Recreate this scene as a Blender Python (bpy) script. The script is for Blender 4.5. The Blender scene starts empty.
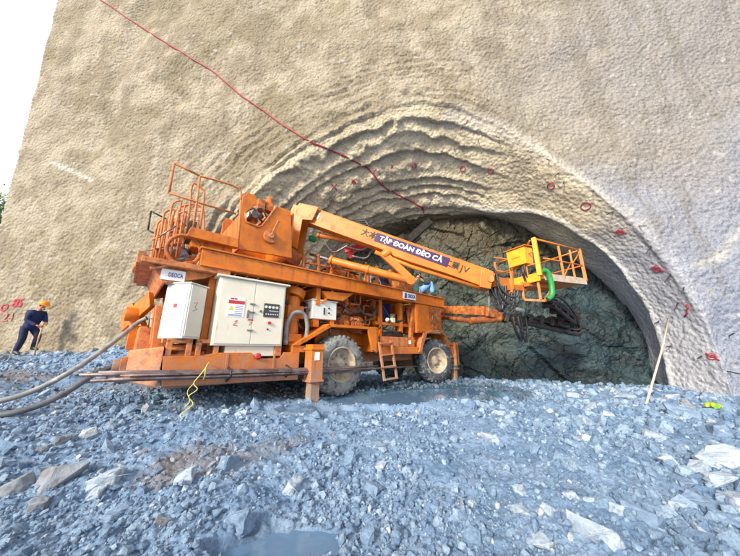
import bpy, bmesh, math, random
import numpy as np
from mathutils import Vector, Matrix
from mathutils.bvhtree import BVHTree
random.seed(7); rng = np.random.default_rng(11)
R = math.radians
sc = bpy.context.scene
COL = sc.collection
# ------------------------------------------------------------------ camera, sky, sun, exposure
F = 270.0; TH = math.atan(72/270); cT, sT = math.cos(TH), math.sin(TH)
cam = bpy.data.cameras.new('camera'); cam.lens = 36*F/740; cam.sensor_width = 36; cam.clip_start = .05; cam.clip_end = 3000
co = bpy.data.objects.new('camera', cam); COL.objects.link(co); co.rotation_euler = (R(90)+TH, 0, 0); sc.camera = co
SUN_EL, SUN_AZ = 25, 214            # azimuth clockwise from +Y: behind the camera, a little to its left
w = bpy.data.worlds.new('World'); sc.world = w; w.use_nodes = True
nt = w.node_tree; bg = nt.nodes['Background']; sky = nt.nodes.new('ShaderNodeTexSky'); sky.sky_type = 'NISHITA'; sky.sun_disc = False
sky.sun_elevation = R(SUN_EL); sky.sun_rotation = R(SUN_AZ); sky.dust_density = 4; sky.air_density = 1.0; sky.ozone_density = 1
# thin bright cloud over most of the sky
ct = nt.nodes.new('ShaderNodeTexCoord'); cn = nt.nodes.new('ShaderNodeTexNoise'); cn.inputs['Scale'].default_value = 1.6; cn.inputs['Detail'].default_value = 5; nt.links.new(ct.outputs['Generated'], cn.inputs['Vector'])
cr = nt.nodes.new('ShaderNodeMapRange'); cr.inputs[1].default_value = .3; cr.inputs[2].default_value = .6; cr.inputs[3].default_value = .72; cr.inputs[4].default_value = .95; nt.links.new(cn.outputs[0], cr.inputs[0])
cx = nt.nodes.new('ShaderNodeMix'); cx.data_type = 'RGBA'; nt.links.new(cr.outputs[0], cx.inputs[0]); nt.links.new(sky.outputs[0], cx.inputs[6]); cx.inputs[7].default_value = (3.5, 3.55, 3.65, 1)
nt.links.new(cx.outputs[2], bg.inputs[0]); bg.inputs[1].default_value = .15
sl = bpy.data.lights.new('sun', 'SUN'); sl.energy = 2.6; sl.angle = R(12); sl.color = (1, .9, .74)
so = bpy.data.objects.new('sun', sl); COL.objects.link(so)
so.rotation_euler = Vector((math.sin(R(SUN_AZ))*math.cos(R(SUN_EL)), math.cos(R(SUN_AZ))*math.cos(R(SUN_EL)), math.sin(R(SUN_EL)))).to_track_quat('Z', 'Y').to_euler()
sc.view_settings.view_transform = 'Standard'; sc.view_settings.look = 'None'; sc.view_settings.exposure = 1.26; sc.view_settings.gamma = 1
sc.view_settings.use_curve_mapping = False
# ------------------------------------------------------------------ measuring helpers (photo 740x556 -> points of the place)
def ray(u, v):
    x = (u-370)/F; y = (278-v)/F
    return Vector((x, cT-y*sT, sT+y*cT))
def PD(u, v, d): return ray(u, v)*d
MA = R(48.5)
MO = Vector((-.6, 5.85, -.9))
ML = Vector((math.sin(MA), math.cos(MA), 0)); MW = Vector((math.cos(MA), -math.sin(MA), 0))
MM = Matrix.Translation(MO) @ Matrix.Rotation(R(90)-MA, 4, 'Z'); MI = MM.inverted()
def PX(u, v, w=0):                     # point on the machine's plane w metres nearer than its wheel side
    r = ray(u, v); t = (Vector((MO.x, MO.y, 0)).dot(MW)+w)/r.dot(MW); return MI @ (r*t)
WA = Vector((-12.3, 9.4, 0)); WS = (Vector((9, 7.2, 0))-WA).normalized(); WN = Vector((-WS.y, WS.x, 0))
# ------------------------------------------------------------------ noise
_T = rng.random((64, 64, 64)).astype(np.float32)*2-1
def vnoise(x, y, z):
    xi, yi, zi = np.floor(x), np.floor(y), np.floor(z); fx, fy, fz = x-xi, y-yi, z-zi
    xi = xi.astype(int); yi = yi.astype(int); zi = zi.astype(int)
    fx = fx*fx*(3-2*fx); fy = fy*fy*(3-2*fy); fz = fz*fz*(3-2*fz); o = 0
    for dx in (0, 1):
        for dy in (0, 1):
            for dz in (0, 1):
                o = o + _T[(xi+dx) & 63, (yi+dy) & 63, (zi+dz) & 63]*np.where(dx, fx, 1-fx)*np.where(dy, fy, 1-fy)*np.where(dz, fz, 1-fz)
    return o
def fbm(x, y, z, f, octs=4, g=.5):
    o = 0; a = 1
    for k in range(octs):
        o = o+a*vnoise(x*f+k*17.3, y*f+k*5.1, z*f+k*9.7); f *= 2.03; a *= g
    return o
def cells(x, y, z, f, facet=.9):       # blocky facets: nearest jittered cell gives a height and a tilt
    x = x*f; y = y*f; z = z*f; xi, yi, zi = np.floor(x).astype(int), np.floor(y).astype(int), np.floor(z).astype(int)
    best = np.full(x.shape, 9e9); val = np.zeros(x.shape)
    for dx in (-1, 0, 1):
        for dy in (-1, 0, 1):
            for dz in (-1, 0, 1):
                a, b, c = (xi+dx) & 63, (yi+dy) & 63, (zi+dz) & 63
                px = xi+dx+.5+.5*_T[a, b, c]; py = yi+dy+.5+.5*_T[b, c, a]; pz = zi+dz+.5+.5*_T[c, a, b]
                d = (px-x)**2+(py-y)**2+(pz-z)**2; m = d < best
                best = np.where(m, d, best)
                val = np.where(m, _T[(a+9) & 63, b, c]+facet*(_T[a, (b+7) & 63, c]*(x-px)+_T[a, b, (c+5) & 63]*(y-py)+_T[(b+3) & 63, a, c]*(z-pz)), val)
    return val
# ------------------------------------------------------------------ materials
def S(x): return tuple(x)+(1,)
def mat(name, c1, c2=None, scale=6, rough=.7, metal=0, bump=0, bscale=40, c3=None, s3=1.2, t3=(.55, .7), rough2=None, coat=0, streak=False, lo=.38, hi=.62, seed=0, mud=False):
    m = bpy.data.materials.new(name); m.use_nodes = True; n = m.node_tree; L = n.links; b = n.nodes['Principled BSDF']
    b.inputs['Roughness'].default_value = rough; b.inputs['Metallic'].default_value = metal
    tc = n.nodes.new('ShaderNodeTexCoord'); mp = n.nodes.new('ShaderNodeMapping'); L.new(tc.outputs['Object'], mp.inputs[0])
    mp.inputs['Location'].default_value = (seed*3.1, seed*1.7, seed)
    def noise(sc_, det=6, src=mp):
        t = n.nodes.new('ShaderNodeTexNoise'); t.inputs['Scale'].default_value = sc_; t.inputs['Detail'].default_value = det; t.inputs['Roughness'].default_value = .65
        L.new(src.outputs[0], t.inputs['Vector']); return t
    def ramp(src, a, b_):
        r = n.nodes.new('ShaderNodeMapRange'); r.inputs[1].default_value = a; r.inputs[2].default_value = b_; L.new(src, r.inputs[0]); r.clamp = True; return r.outputs[0]
    def mix(f, a, b_):
        x = n.nodes.new('ShaderNodeMix'); x.data_type = 'RGBA'; L.new(f, x.inputs[0])
        for i, q in ((6, a), (7, b_)):
            if isinstance(q, tuple): x.inputs[i].default_value = S(q)
            else: L.new(q, x.inputs[i])
        return x.outputs[2]
    colr = c1
    if c2: colr = mix(ramp(noise(scale).outputs[0], lo, hi), c1, c2)
    if c3:
        src = mp
        if streak:
            src = n.nodes.new('ShaderNodeMapping'); L.new(tc.outputs['Object'], src.inputs[0]); src.inputs['Scale'].default_value = (1, 1, .18)
        f = ramp(noise(s3, 8, src).outputs[0], *t3); colr = mix(f, colr, c3)
        if rough2 is not None:
            mr = n.nodes.new('ShaderNodeMapRange'); L.new(f, mr.inputs[0]); mr.inputs[3].default_value = rough; mr.inputs[4].default_value = rough2; L.new(mr.outputs[0], b.inputs['Roughness'])
    if isinstance(colr, tuple): b.inputs['Base Color'].default_value = S(colr)
    else: L.new(colr, b.inputs['Base Color'])
    if mud:
        sx = n.nodes.new('ShaderNodeSeparateXYZ'); L.new(tc.outputs['Object'], sx.inputs[0]); nz = noise(7, 8); q = n.nodes.new('ShaderNodeMath'); q.operation = 'MULTIPLY_ADD'
        L.new(nz.outputs[0], q.inputs[0]); q.inputs[1].default_value = 1.9; L.new(sx.outputs[2], q.inputs[2])
        f = n.nodes.new('ShaderNodeMapRange'); f.inputs[1].default_value = 1.95; f.inputs[2].default_value = 1.15; f.inputs[3].default_value = 0; f.inputs[4].default_value = .75; L.new(q.outputs[0], f.inputs[0])
        if isinstance(colr, tuple): pass
        colr = mix(f.outputs[0], colr, (.25, .23, .2)); L.new(colr, b.inputs['Base Color'])
    if bump:
        bp = n.nodes.new('ShaderNodeBump'); bp.inputs['Strength'].default_value = bump; bp.inputs['Distance'].default_value = .02
        L.new(noise(bscale).outputs[0], bp.inputs['Height']); L.new(bp.outputs[0], b.inputs['Normal'])
    m['b'] = 1
    return m
M = {}
M['orange'] = mat('orange_paint', (.66, .18, .006), (.52, .125, .006), 4, .42, c3=(.22, .07, .025), s3=6, t3=(.56, .7), rough2=.85, bump=.25, bscale=30, streak=True, mud=True)
M['boom'] = mat('light_orange_paint', (.60, .19, .02), (.52, .145, .012), 3, .45, c3=(.3, .12, .05), s3=6, t3=(.55, .74), rough2=.8, bump=.15, bscale=30)
M['worn'] = mat('worn_salmon_orange_paint', (.62, .235, .075), (.5, .15, .04), 8, .6, c3=(.28, .1, .06), s3=9, t3=(.48, .66), rough2=.9, bump=.3, bscale=50, mud=True)
M['rust'] = mat('rusty_orange_iron', (.42, .12, .025), (.24, .07, .03), 9, .7, c3=(.62, .2, .03), s3=7, t3=(.5, .6), bump=.4, bscale=50, mud=True)
M['yellow'] = mat('yellow_paint', (.85, .42, .03), (.78, .34, .02), 5, .45, c3=(.4, .18, .06), s3=8, t3=(.62, .75))
M['dark'] = mat('greasy_dark_iron', (.025, .022, .022), (.07, .05, .04), 9, .5, metal=.3, bump=.4, bscale=40)
M['steel'] = mat('grey_steel', (.3, .29, .29), (.17, .16, .17), 10, .4, metal=.7, c3=(.2, .1, .06), s3=8, t3=(.55, .7), rough2=.8)
M['matt'] = mat('sooty_black_iron', (.012, .011, .01), (.03, .025, .02), 9, .95)
M['chrome'] = mat('polished_rod', (.75, .77, .8), rough=.12, metal=1)
M['cream'] = mat('cream_cabinet_paint', (.78, .74, .63), (.72, .67, .55), 2, .45, c3=(.36, .28, .19), s3=7, t3=(.64, .8), rough2=.7, bump=.04, bscale=12, streak=True)
M['white'] = mat('white_cabinet_paint', (.74, .76, .74), (.68, .69, .66), 3, .4, c3=(.4, .34, .27), s3=8, t3=(.64, .8), streak=True)
M['panel'] = mat('dark_grey_panel', (.045, .045, .05), rough=.4)
M['red'] = mat('red_paint', (.55, .03, .03), rough=.4)
M['redspray'] = mat('red_spray_paint', (.42, .015, .045), (.34, .04, .06), 14, .8)
M['fadedspray'] = mat('faded_red_spray_paint', (.40, .22, .18), (.36, .10, .10), 20, .8)
M['redcable'] = mat('dark_red_cable', (.33, .012, .045), (.25, .01, .03), 12, .5)
M['rubber'] = mat('muddy_tyre_rubber', (.3, .31, .3), (.2, .21, .21), 7, .9, c3=(.06, .06, .065), s3=5, t3=(.5, .62), bump=.6, bscale=35)
M['rubber2'] = mat('wet_tyre_rubber', (.035, .04, .055), (.08, .1, .12), 7, .45, c3=(.34, .37, .36), s3=6, t3=(.52, .66), bump=.6, bscale=35)
M['rim'] = mat('muddy_rim', (.45, .41, .33), (.33, .27, .2), 8, .75, c3=(.3, .12, .05), s3=9, t3=(.52, .66), bump=.4)
M['hose'] = mat('grey_dusty_hose', (.25, .26, .27), (.16, .17, .18), 8, .6, c3=(.42, .43, .42), s3=6, t3=(.55, .7))
M['hosed'] = mat('dark_dusty_hose', (.07, .08, .1), (.14, .15, .17), 5, .6)
M['black'] = mat('black_hose', (.018, .018, .022), (.04, .04, .045), 8, .38)
M['green'] = mat('green_hose', (.02, .3, .07), (.015, .2, .05), 6, .45)
M['purple'] = mat('purple_banner', (.035, .009, .08), (.03, .008, .065), 5, .5)
M['txtw'] = mat('white_lettering', (.85, .85, .85), rough=.5)
M['txtk'] = mat('black_lettering', (.02, .018, .02), rough=.5)
M['txtb'] = mat('blue_lettering', (.03, .05, .3), rough=.5)
M['txtg'] = mat('green_lettering', (.3, .55, .45), rough=.5)
M['ylw'] = mat('warning_yellow', (.8, .6, .05), rough=.5)
M['navy'] = mat('navy_cloth', (.012, .022, .11), (.008, .014, .06), 8, .85, bump=.5, bscale=14)
M['navyd'] = mat('navy_trouser_cloth', (.012, .02, .075), (.01, .014, .05), 8, .85, bump=.5, bscale=14)
M['jean'] = mat('light_blue_cloth', (.2, .42, .75), (.14, .33, .62), 10, .85, bump=.4, bscale=14)
M['olive'] = mat('dark_green_cloth', (.05, .075, .06), (.03, .05, .045), 10, .85, bump=.4, bscale=14)
M['skin'] = mat('skin', (.42, .2, .12), (.36, .16, .1), 10, .55)
M['hair'] = mat('black_hair', (.012, .01, .01), rough=.5)
M['helmet'] = mat('orange_helmet_plastic', (.85, .27, .02), rough=.3)
M['boot'] = mat('dark_rubber_boot', (.02, .05, .06), (.04, .07, .08), 8, .5)
M['wood'] = mat('raw_wood', (.5, .33, .17), (.38, .23, .11), 12, .75, bump=.3)
M['bamboo'] = mat('pale_bamboo', (.62, .56, .45), (.48, .42, .33), 12, .6)
M['yrope'] = mat('yellow_rope', (.6, .52, .14), rough=.8)
M['plastic'] = mat('yellow_green_plastic', (.14, .33, .03), (.36, .42, .03), 10, .35)
M['pipe'] = mat('drill_pipe_steel', (.16, .12, .13), (.24, .19, .19), 8, .45, metal=.5, c3=(.1, .05, .04), s3=5, t3=(.5, .65))
def vmat(name, rough=.85, bump=.5, bs=25, bs2=90, spec=.5, dist=.02, vor=0):
    "colour from the mesh's own material tint attribute (shotcrete / rock colours, some light painted in), with grain"
    m = bpy.data.materials.new(name); m.use_nodes = True; n = m.node_tree; L = n.links; b = n.nodes['Principled BSDF']
    at = n.nodes.new('ShaderNodeAttribute'); at.attribute_name = 'tint'; tc = n.nodes.new('ShaderNodeTexCoord')
    t = n.nodes.new('ShaderNodeTexNoise'); t.inputs['Scale'].default_value = bs; t.inputs['Detail'].default_value = 8; t.inputs['Roughness'].default_value = .7; L.new(tc.outputs['Object'], t.inputs[0])
    t2 = n.nodes.new('ShaderNodeTexNoise'); t2.inputs['Scale'].default_value = bs2; t2.inputs['Detail'].default_value = 4; L.new(tc.outputs['Object'], t2.inputs[0])
    mr = n.nodes.new('ShaderNodeMapRange'); L.new(t2.outputs[0], mr.inputs[0]); mr.inputs[1].default_value = .25; mr.inputs[2].default_value = .75; mr.inputs[3].default_value = .68; mr.inputs[4].default_value = 1.3
    vm = n.nodes.new('ShaderNodeVectorMath'); vm.operation = 'SCALE'; L.new(at.outputs['Color'], vm.inputs[0]); L.new(mr.outputs[0], vm.inputs['Scale']); L.new(vm.outputs[0], b.inputs['Base Color'])
    bp = n.nodes.new('ShaderNodeBump'); bp.inputs['Strength'].default_value = bump; bp.inputs['Distance'].default_value = dist
    h = t.outputs[0]
    if vor:
        v = n.nodes.new('ShaderNodeTexVoronoi'); v.feature = 'SMOOTH_F1'; v.inputs['Scale'].default_value = vor; L.new(tc.outputs['Object'], v.inputs[0])
        ad = n.nodes.new('ShaderNodeMath'); ad.operation = 'MULTIPLY_ADD'; L.new(v.outputs['Distance'], ad.inputs[0]); ad.inputs[1].default_value = -1.0
        hm = n.nodes.new('ShaderNodeMath'); hm.operation = 'MULTIPLY'; hm.inputs[1].default_value = .55; L.new(t.outputs[0], hm.inputs[0]); L.new(hm.outputs[0], ad.inputs[2]); h = ad.outputs[0]
    L.new(h, bp.inputs['Height']); L.new(bp.outputs[0], b.inputs['Normal'])
    b.inputs['Roughness'].default_value = rough; b.inputs['Specular IOR Level'].default_value = spec
    return m
M['shot'] = vmat('sprayed_concrete', .9, 1.0, 30, 26, .25, .13, vor=9.5)
M['face'] = vmat('excavated_rock', .55, .8, 9, 30, .5, .05)
M['soil'] = vmat('crushed_rock_floor', .62, .9, 28, 60, .5, .03)
# ------------------------------------------------------------------ object helpers
def tag(o, label=None, cat=None, group=None, kind=None):
    if label: o['label'] = label
    if cat: o['category'] = cat
    if group: o['group'] = group
    if kind: o['kind'] = kind
    return o
def empty(name, loc=(0, 0, 0), mw=None, **k):
    o = bpy.data.objects.new(name, None); COL.objects.link(o); o.empty_display_size = .2
    if mw is not None: o.matrix_world = mw
    else: o.location = loc
    return tag(o, **k)
def mesh_np(name, V, Fc, mt, parent=None, smooth=True, tint=None):
    me = bpy.data.meshes.new(name); V = np.ascontiguousarray(V, np.float32); Fc = np.ascontiguousarray(Fc, np.int32); k = Fc.shape[1]
    me.vertices.add(len(V)); me.vertices.foreach_set('co', V.ravel()); me.loops.add(Fc.size); me.loops.foreach_set('vertex_index', Fc.ravel())
    me.polygons.add(len(Fc)); me.polygons.foreach_set('loop_start', np.arange(0, Fc.size, k, dtype=np.int32)); me.polygons.foreach_set('loop_total', np.full(len(Fc), k, np.int32))
    me.polygons.foreach_set('use_smooth', np.full(len(Fc), smooth)); me.update(calc_edges=True); me.validate()
    if tint is not None:
        a = me.attributes.new('tint', 'FLOAT_COLOR', 'POINT'); c = np.ones((len(V), 4), np.float32); c[:, :3] = tint; a.data.foreach_set('color', c.ravel())
    me.materials.append(mt); o = bpy.data.objects.new(name, me); COL.objects.link(o); o.parent = parent; return o
def gridfaces(nr, nc):
    i = np.arange(nr-1)[:, None]*nc+np.arange(nc-1)[None]; return np.stack([i, i+1, i+nc+1, i+nc], -1).reshape(-1, 4)
class MB:
    def __init__(s, xf=None): s.b = bmesh.new(); s.xf = xf
    def _v(s, p):
        p = Vector(p); return s.b.verts.new(s.xf @ p if s.xf else p)
    def _f(s, vs, sm=False):
        try: f = s.b.faces.new(vs); f.smooth = sm
        except ValueError: pass
    def box(s, x0, x1, y0, y1, z0, z1):
        v = [s._v((x, y, z)) for x in (x0, x1) for y in (y0, y1) for z in (z0, z1)]
        for q in ((0, 1, 3, 2), (4, 6, 7, 5), (0, 4, 5, 1), (2, 3, 7, 6), (0, 2, 6, 4), (1, 5, 7, 3)): s._f([v[i] for i in q])
        return s
    def hexa(s, a, b):        # two quads -> solid
        va = [s._v(p) for p in a]; vb = [s._v(p) for p in b]; n = len(va)
        s._f(va[::-1]); s._f(vb)
        for i in range(n): s._f([va[i], va[(i+1) % n], vb[(i+1) % n], vb[i]])
        return s
    def prism(s, poly, y0, y1):   # polygon in x,z
        return s.hexa([(x, y0, z) for x, z in poly], [(x, y1, z) for x, z in poly])
    def beam(s, a, b, w_, h, up=(0, 0, 1), w2=None, h2=None):
        a, b = Vector(a), Vector(b); d = (b-a).normalized(); sd = d.cross(Vector(up))
        if sd.length < .01: sd = d.cross(Vector((1, 0, 0)))
        sd.normalize(); u = sd.cross(d).normalized(); w2 = w2 or w_; h2 = h2 or h
        def q(c, W_, H): return [c-sd*W_/2-u*H/2, c+sd*W_/2-u*H/2, c+sd*W_/2+u*H/2, c-sd*W_/2+u*H/2]
        return s.hexa(q(a, w_, h), q(b, w2, h2))
    def tube(s, pts, r, n=8, caps=True, radii=None, smooth=True):
        pts = [Vector(p) for p in pts]; rings = []; prev = None
        for i, p in enumerate(pts):
            d = (pts[min(i+1, len(pts)-1)]-pts[max(i-1, 0)]).normalized()
            if prev is None:
                a = d.cross(Vector((0, 0, 1)));
                if a.length < .05: a = d.cross(Vector((1, 0, 0)))
            else: a = prev-d*prev.dot(d)
            a.normalize(); prev = a; b_ = d.cross(a); rr = radii[i] if radii else r
            rings.append([s._v(p+a*math.cos(2*math.pi*k/n)*rr+b_*math.sin(2*math.pi*k/n)*rr) for k in range(n)])
        for i in range(len(rings)-1):
            for k in range(n): s._f([rings[i][k], rings[i][(k+1) % n], rings[i+1][(k+1) % n], rings[i+1][k]], smooth)
        if caps: s._f(rings[0][::-1]); s._f(rings[-1])
        return s
    def cyl(s, a, b, r, r2=None, n=16): return s.tube([a, b], r, n, radii=[r, r2 if r2 is not None else r])
    def lathe(s, c, axis, prof, n=32, smooth=True):   # prof: (distance along axis, radius)
        c = Vector(c); ax = Vector(axis).normalized(); return s.tube([c+ax*(d if i == 0 else d+1e-5*i) for i, (d, r) in enumerate(prof)], 1, n, True, [max(r, .001) for d, r in prof], smooth) if False else s._lathe(c, ax, prof, n, smooth)
    def _lathe(s, c, ax, prof, n, smooth, caps=True):
        a = ax.cross(Vector((0, 0, 1)));
        if a.length < .05: a = ax.cross(Vector((1, 0, 0)))
        a.normalize(); b_ = ax.cross(a); rs = []
        for d, r in prof: rs.append([s._v(c+ax*d+(a*math.cos(2*math.pi*k/n)+b_*math.sin(2*math.pi*k/n))*r) for k in range(n)])
        for i in range(len(rs)-1):
            for k in range(n): s._f([rs[i][k], rs[i][(k+1) % n], rs[i+1][(k+1) % n], rs[i+1][k]], smooth)
        if caps: s._f(rs[0][::-1]); s._f(rs[-1])
        return s
    def build(s, name, mt, parent=None, bevel=0):
        bmesh.ops.recalc_face_normals(s.b, faces=s.b.faces[:])
        me = bpy.data.meshes.new(name); s.b.to_mesh(me); s.b.free(); me.materials.append(M[mt] if isinstance(mt, str) else mt)
        o = bpy.data.objects.new(name, me); COL.objects.link(o); o.parent = parent
        if bevel:
            m = o.modifiers.new('bevel', 'BEVEL'); m.width = bevel; m.segments = 2; m.limit_method = 'ANGLE'; m.angle_limit = R(40)
        return o
def spline(pts, n=8):
    pts = [Vector(p) for p in pts]; P = [pts[0]*2-pts[1]]+pts+[pts[-1]*2-pts[-2]]; out = []
    for i in range(1, len(P)-2):
        for k in range(n):
            t = k/n; out.append(.5*((2*P[i])+(P[i+1]-P[i-1])*t+(2*P[i-1]-5*P[i]+4*P[i+1]-P[i+2])*t*t+(3*P[i]-P[i-1]-3*P[i+1]+P[i+2])*t**3))
    out.append(pts[-1]); return out
def text_mesh(txt, size, extrude=.003, bold=0):
    cu = bpy.data.curves.new('lettering', 'FONT'); cu.body = txt; cu.size = size; cu.extrude = extrude; cu.offset = bold; cu.align_x = 'CENTER'; cu.align_y = 'CENTER'; cu.resolution_u = 3
    o = bpy.data.objects.new('lettering', cu); COL.objects.link(o); bpy.context.view_layer.update()
    me = bpy.data.meshes.new_from_object(o.evaluated_get(bpy.context.evaluated_depsgraph_get())); bpy.data.objects.remove(o); return me
def lettering(txt, size, frame, mt, parent, bold=0, name='lettering', width=None):
    me = text_mesh(txt, size, .002, bold)
    if width:
        xs = [v.co.x for v in me.vertices]; k = width/max(1e-6, max(xs)-min(xs)); me.transform(Matrix.Diagonal((k, 1, 1, 1)))
    me.transform(frame); me.materials.clear(); me.materials.append(M[mt]); o = bpy.data.objects.new(name, me); COL.objects.link(o); o.parent = parent; return o
def frame(o, x, y):                     # text frame: origin, reading direction, up direction
    x = Vector(x).normalized(); y = Vector(y); y = (y-x*y.dot(x)).normalized(); z = x.cross(y)
    m = Matrix.Identity(4)
    for i in range(3): m[i][0], m[i][1], m[i][2], m[i][3] = x[i], y[i], z[i], o[i]
    return m
# ================================================================== GROUND
CP = np.array([(0, 0, -1.1), (0, 2, -1.12), (-2, 2, -1.05), (2, 2, -1.1), (-4.5, 3.6, -.78), (-10.5, 8.6, -.27), (-7, 8.6, -.06), (-12, 9, -.3), (-8, 6, -.45), (-.6, 5.85, -.92), (.6, 6.8, -.93),
    (1.7, 7.7, -.93), (2.6, 8.8, -.9), (-1.5, 5.2, -.9), (-2.8, 4.2, -.86), (9, 7.2, -1.15), (6, 6, -1.15), (4, 4, -1.15), (8, 11, -1.25), (4, 11, -1.15), (12, 8, -1.0), (-3.5, 8, -.35),
    (-15, 0, -.8), (15, 0, -1.2), (0, -10, -1.2), (9, 4, -1.1), (3, 6, -1.05), (0, 4, -1.0)])
PUD = [(1.1, 6.25, 2.05, .72, -.92, 30), (-.5, 1.95, .36, .17, -1.135, 5), (-1.0, 4.6, .8, .22, -.97, 15)]   # x, y, a, b, level, turn
def pud_q(x, y, p):
    a = R(p[5]); dx, dy = x-p[0], y-p[1]; q = ((dx*math.cos(a)+dy*math.sin(a))/p[2])**2+((-dx*math.sin(a)+dy*math.cos(a))/p[3])**2
    return np.sqrt(q)*(1+.28*fbm(np.asarray(x, float), np.asarray(y, float), np.asarray(x, float)*0+p[4]*9, 1.1/p[3], 3))
def pud_mask(x, y, p, k=1.0): return np.clip(1.25-pud_q(x, y, p)**2, 0, 1)
def G0(x, y):
    x = np.asarray(x, float); y = np.asarray(y, float); ws = 0; o = 0
    for a, b, c in CP:
        q = ((x-a)**2+(y-b)**2+.35)**-1.7; ws = ws+q; o = o+q*c
    return o/ws
def G(x, y):
    x = np.asarray(x, float); y = np.asarray(y, float); z0 = x*0
    g = G0(x, y); r = np.hypot(x, y); f = np.clip(30/(r+.01), 0, 1)
    nz = .055*fbm(x, y, z0, .9, 3)+.03*fbm(x, y, z0+3, 3.5, 2)+.028*np.abs(fbm(x, y, z0+9, 9, 3))+.013*vnoise(x*40, y*40, z0+1)
    m = 0
    for p in PUD:
        k = pud_mask(x, y, p); g = g*(1-k)+(p[4]-.05)*k; m = np.maximum(m, k)
    g = g+nz*f*(1-.45*m)
    for p in PUD:
        q = pud_q(x, y, p)
        rk = np.exp(-((q-1.16)/.13)**2); g = g*(1-rk)+np.maximum(g, p[4]+.012+.5*np.abs(nz))*rk
    # loose muck heaped along the foot of the wall
    wd = (x-WA.x)*WN.x+(y-WA.y)*WN.y; sd = (x-WA.x)*WS.x+(y-WA.y)*WS.y
    g = g+.16*np.exp(-((wd+.25)/.5)**2)*np.where(sd < 9, 1, 0)
    return g
def Gp(x, y): return float(G(np.array([x]), np.array([y]))[0])
def ground_hit(u, v):
    r = ray(u, v); t = 1.0
    for k in range(2000):
        p = r*t
        if p.z < Gp(p.x, p.y) or t > 25: break
        t += .03
    return r*t, t
aF = np.radians(np.arange(-66, 66.01, .24)); aB = np.radians(np.arange(70, 290.1, 4)); AN = np.concatenate([aF, aB]); AN = np.append(AN, AN[0]+2*math.pi)
RR = np.concatenate([[.02, .3], np.exp(np.linspace(math.log(.6), math.log(17), 560)), np.exp(np.linspace(math.log(18), math.log(1500), 40))])
rg, ag = np.meshgrid(RR, AN, indexing='ij'); gx = rg*np.sin(ag); gy = rg*np.cos(ag); gz = G(gx, gy)
V = np.stack([gx, gy, gz], -1).reshape(-1, 3)
n1 = fbm(V[:, 0], V[:, 1], V[:, 2]*0, .7, 4); n2 = fbm(V[:, 0], V[:, 1], V[:, 2]*0+5, 5, 3)
cA = np.array([.12, .215, .37]); cB = np.array([.23, .34, .51]); cC = np.array([.2, .17, .16])
t1 = np.clip(.5+.6*n2, 0, 1)[:, None]; tc_ = cA*(1-t1)+cB*t1
t2 = np.clip((n1-.25)*2.2, 0, .75)[:, None]*np.clip((.2-V[:, 0:1])/2, 0, 1); tc_ = tc_*(1-t2)+cC*t2
mm = 0
for p in PUD: mm = np.maximum(mm, pud_mask(V[:, 0], V[:, 1], p))
wet = np.clip(mm*1.5, 0, 1)[:, None]; tc_ = tc_*(1-.35*wet)
wq = np.clip(1.3-((V[:, 0]-1.3)/2.6)**2-((V[:, 1]-7.2)/1.7)**2+.3*n2, 0, 1)[:, None]; tc_ = tc_*(1-wq)+np.array([.03, .085, .13])*wq  # wet floor round the wheels, with the machine's shade painted in
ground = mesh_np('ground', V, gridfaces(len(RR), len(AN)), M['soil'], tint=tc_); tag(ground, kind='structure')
wm = bpy.data.materials.new('muddy_water'); wm.use_nodes = True; b = wm.node_tree.nodes['Principled BSDF']; b.inputs['Base Color'].default_value = (.10, .18, .30, 1); b.inputs['Roughness'].default_value = .05; b.inputs['IOR'].default_value = 1.33
wn = wm.node_tree.nodes.new('ShaderNodeTexNoise'); wn.inputs['Scale'].default_value = 6; wb = wm.node_tree.nodes.new('ShaderNodeBump'); wb.inputs['Strength'].default_value = .12; wb.inputs['Distance'].default_value = .01
wm.node_tree.links.new(wn.outputs[0], wb.inputs['Height']); wm.node_tree.links.new(wb.outputs[0], b.inputs['Normal'])
for p in PUD:
    a = R(p[5]); m_ = MB(); vs = []
    for k in range(72):
        t = 2*math.pi*k/72; ca, sa = math.cos(t), math.sin(t)
        q = next((q_ for q_ in np.arange(.5, 2, .02) if pud_q(np.array([p[0]+p[2]*q_*ca*math.cos(a)-p[3]*q_*sa*math.sin(a)]), np.array([p[1]+p[2]*q_*ca*math.sin(a)+p[3]*q_*sa*math.cos(a)]), p)[0] > 1.08), 1.1); X, Y = p[2]*q*math.cos(t), p[3]*q*math.sin(t)
        vs.append(m_._v((p[0]+X*math.cos(a)-Y*math.sin(a), p[1]+X*math.sin(a)+Y*math.cos(a), p[4])))
    m_._f(vs); tag(m_.build('water', wm), kind='structure')
# ================================================================== PORTAL WALL + TUNNEL LINING (one sprayed surface)
def ring(ptsr, dip=0):
    pts = np.array(ptsr, float); ph = np.arctan2(pts[:, 1], pts[:, 0]); r = np.hypot(pts[:, 0], pts[:, 1]); o = np.argsort(ph); return ph[o], r[o]
RA = ring([(7.3, 0), (7.2, 1.3), (6.9, 2.55), (6.31, 3.84), (5.63, 4.84), (4.34, 6.4), (2.84, 7.93), (1.2, 8.75), (0, 8.98)])
RAL = ring([(7.7, 0), (7.65, 2.0), (7.2, 4.1), (6.1, 6.0), (4.35, 7.55), (2.84, 8.25), (1.2, 8.8), (0, 8.98)])
RB = ring([(6.75, 0), (6.82, .95), (6.74, 1.67), (6.53, 2.26), (6.22, 3.02), (5.86, 3.52), (5.45, 4.01), (4.98, 4.6), (4.3, 5.35), (3.51, 5.9), (2.9, 6.1), (1.96, 6.48), (1.07, 6.68), (0, 6.78)])
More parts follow.
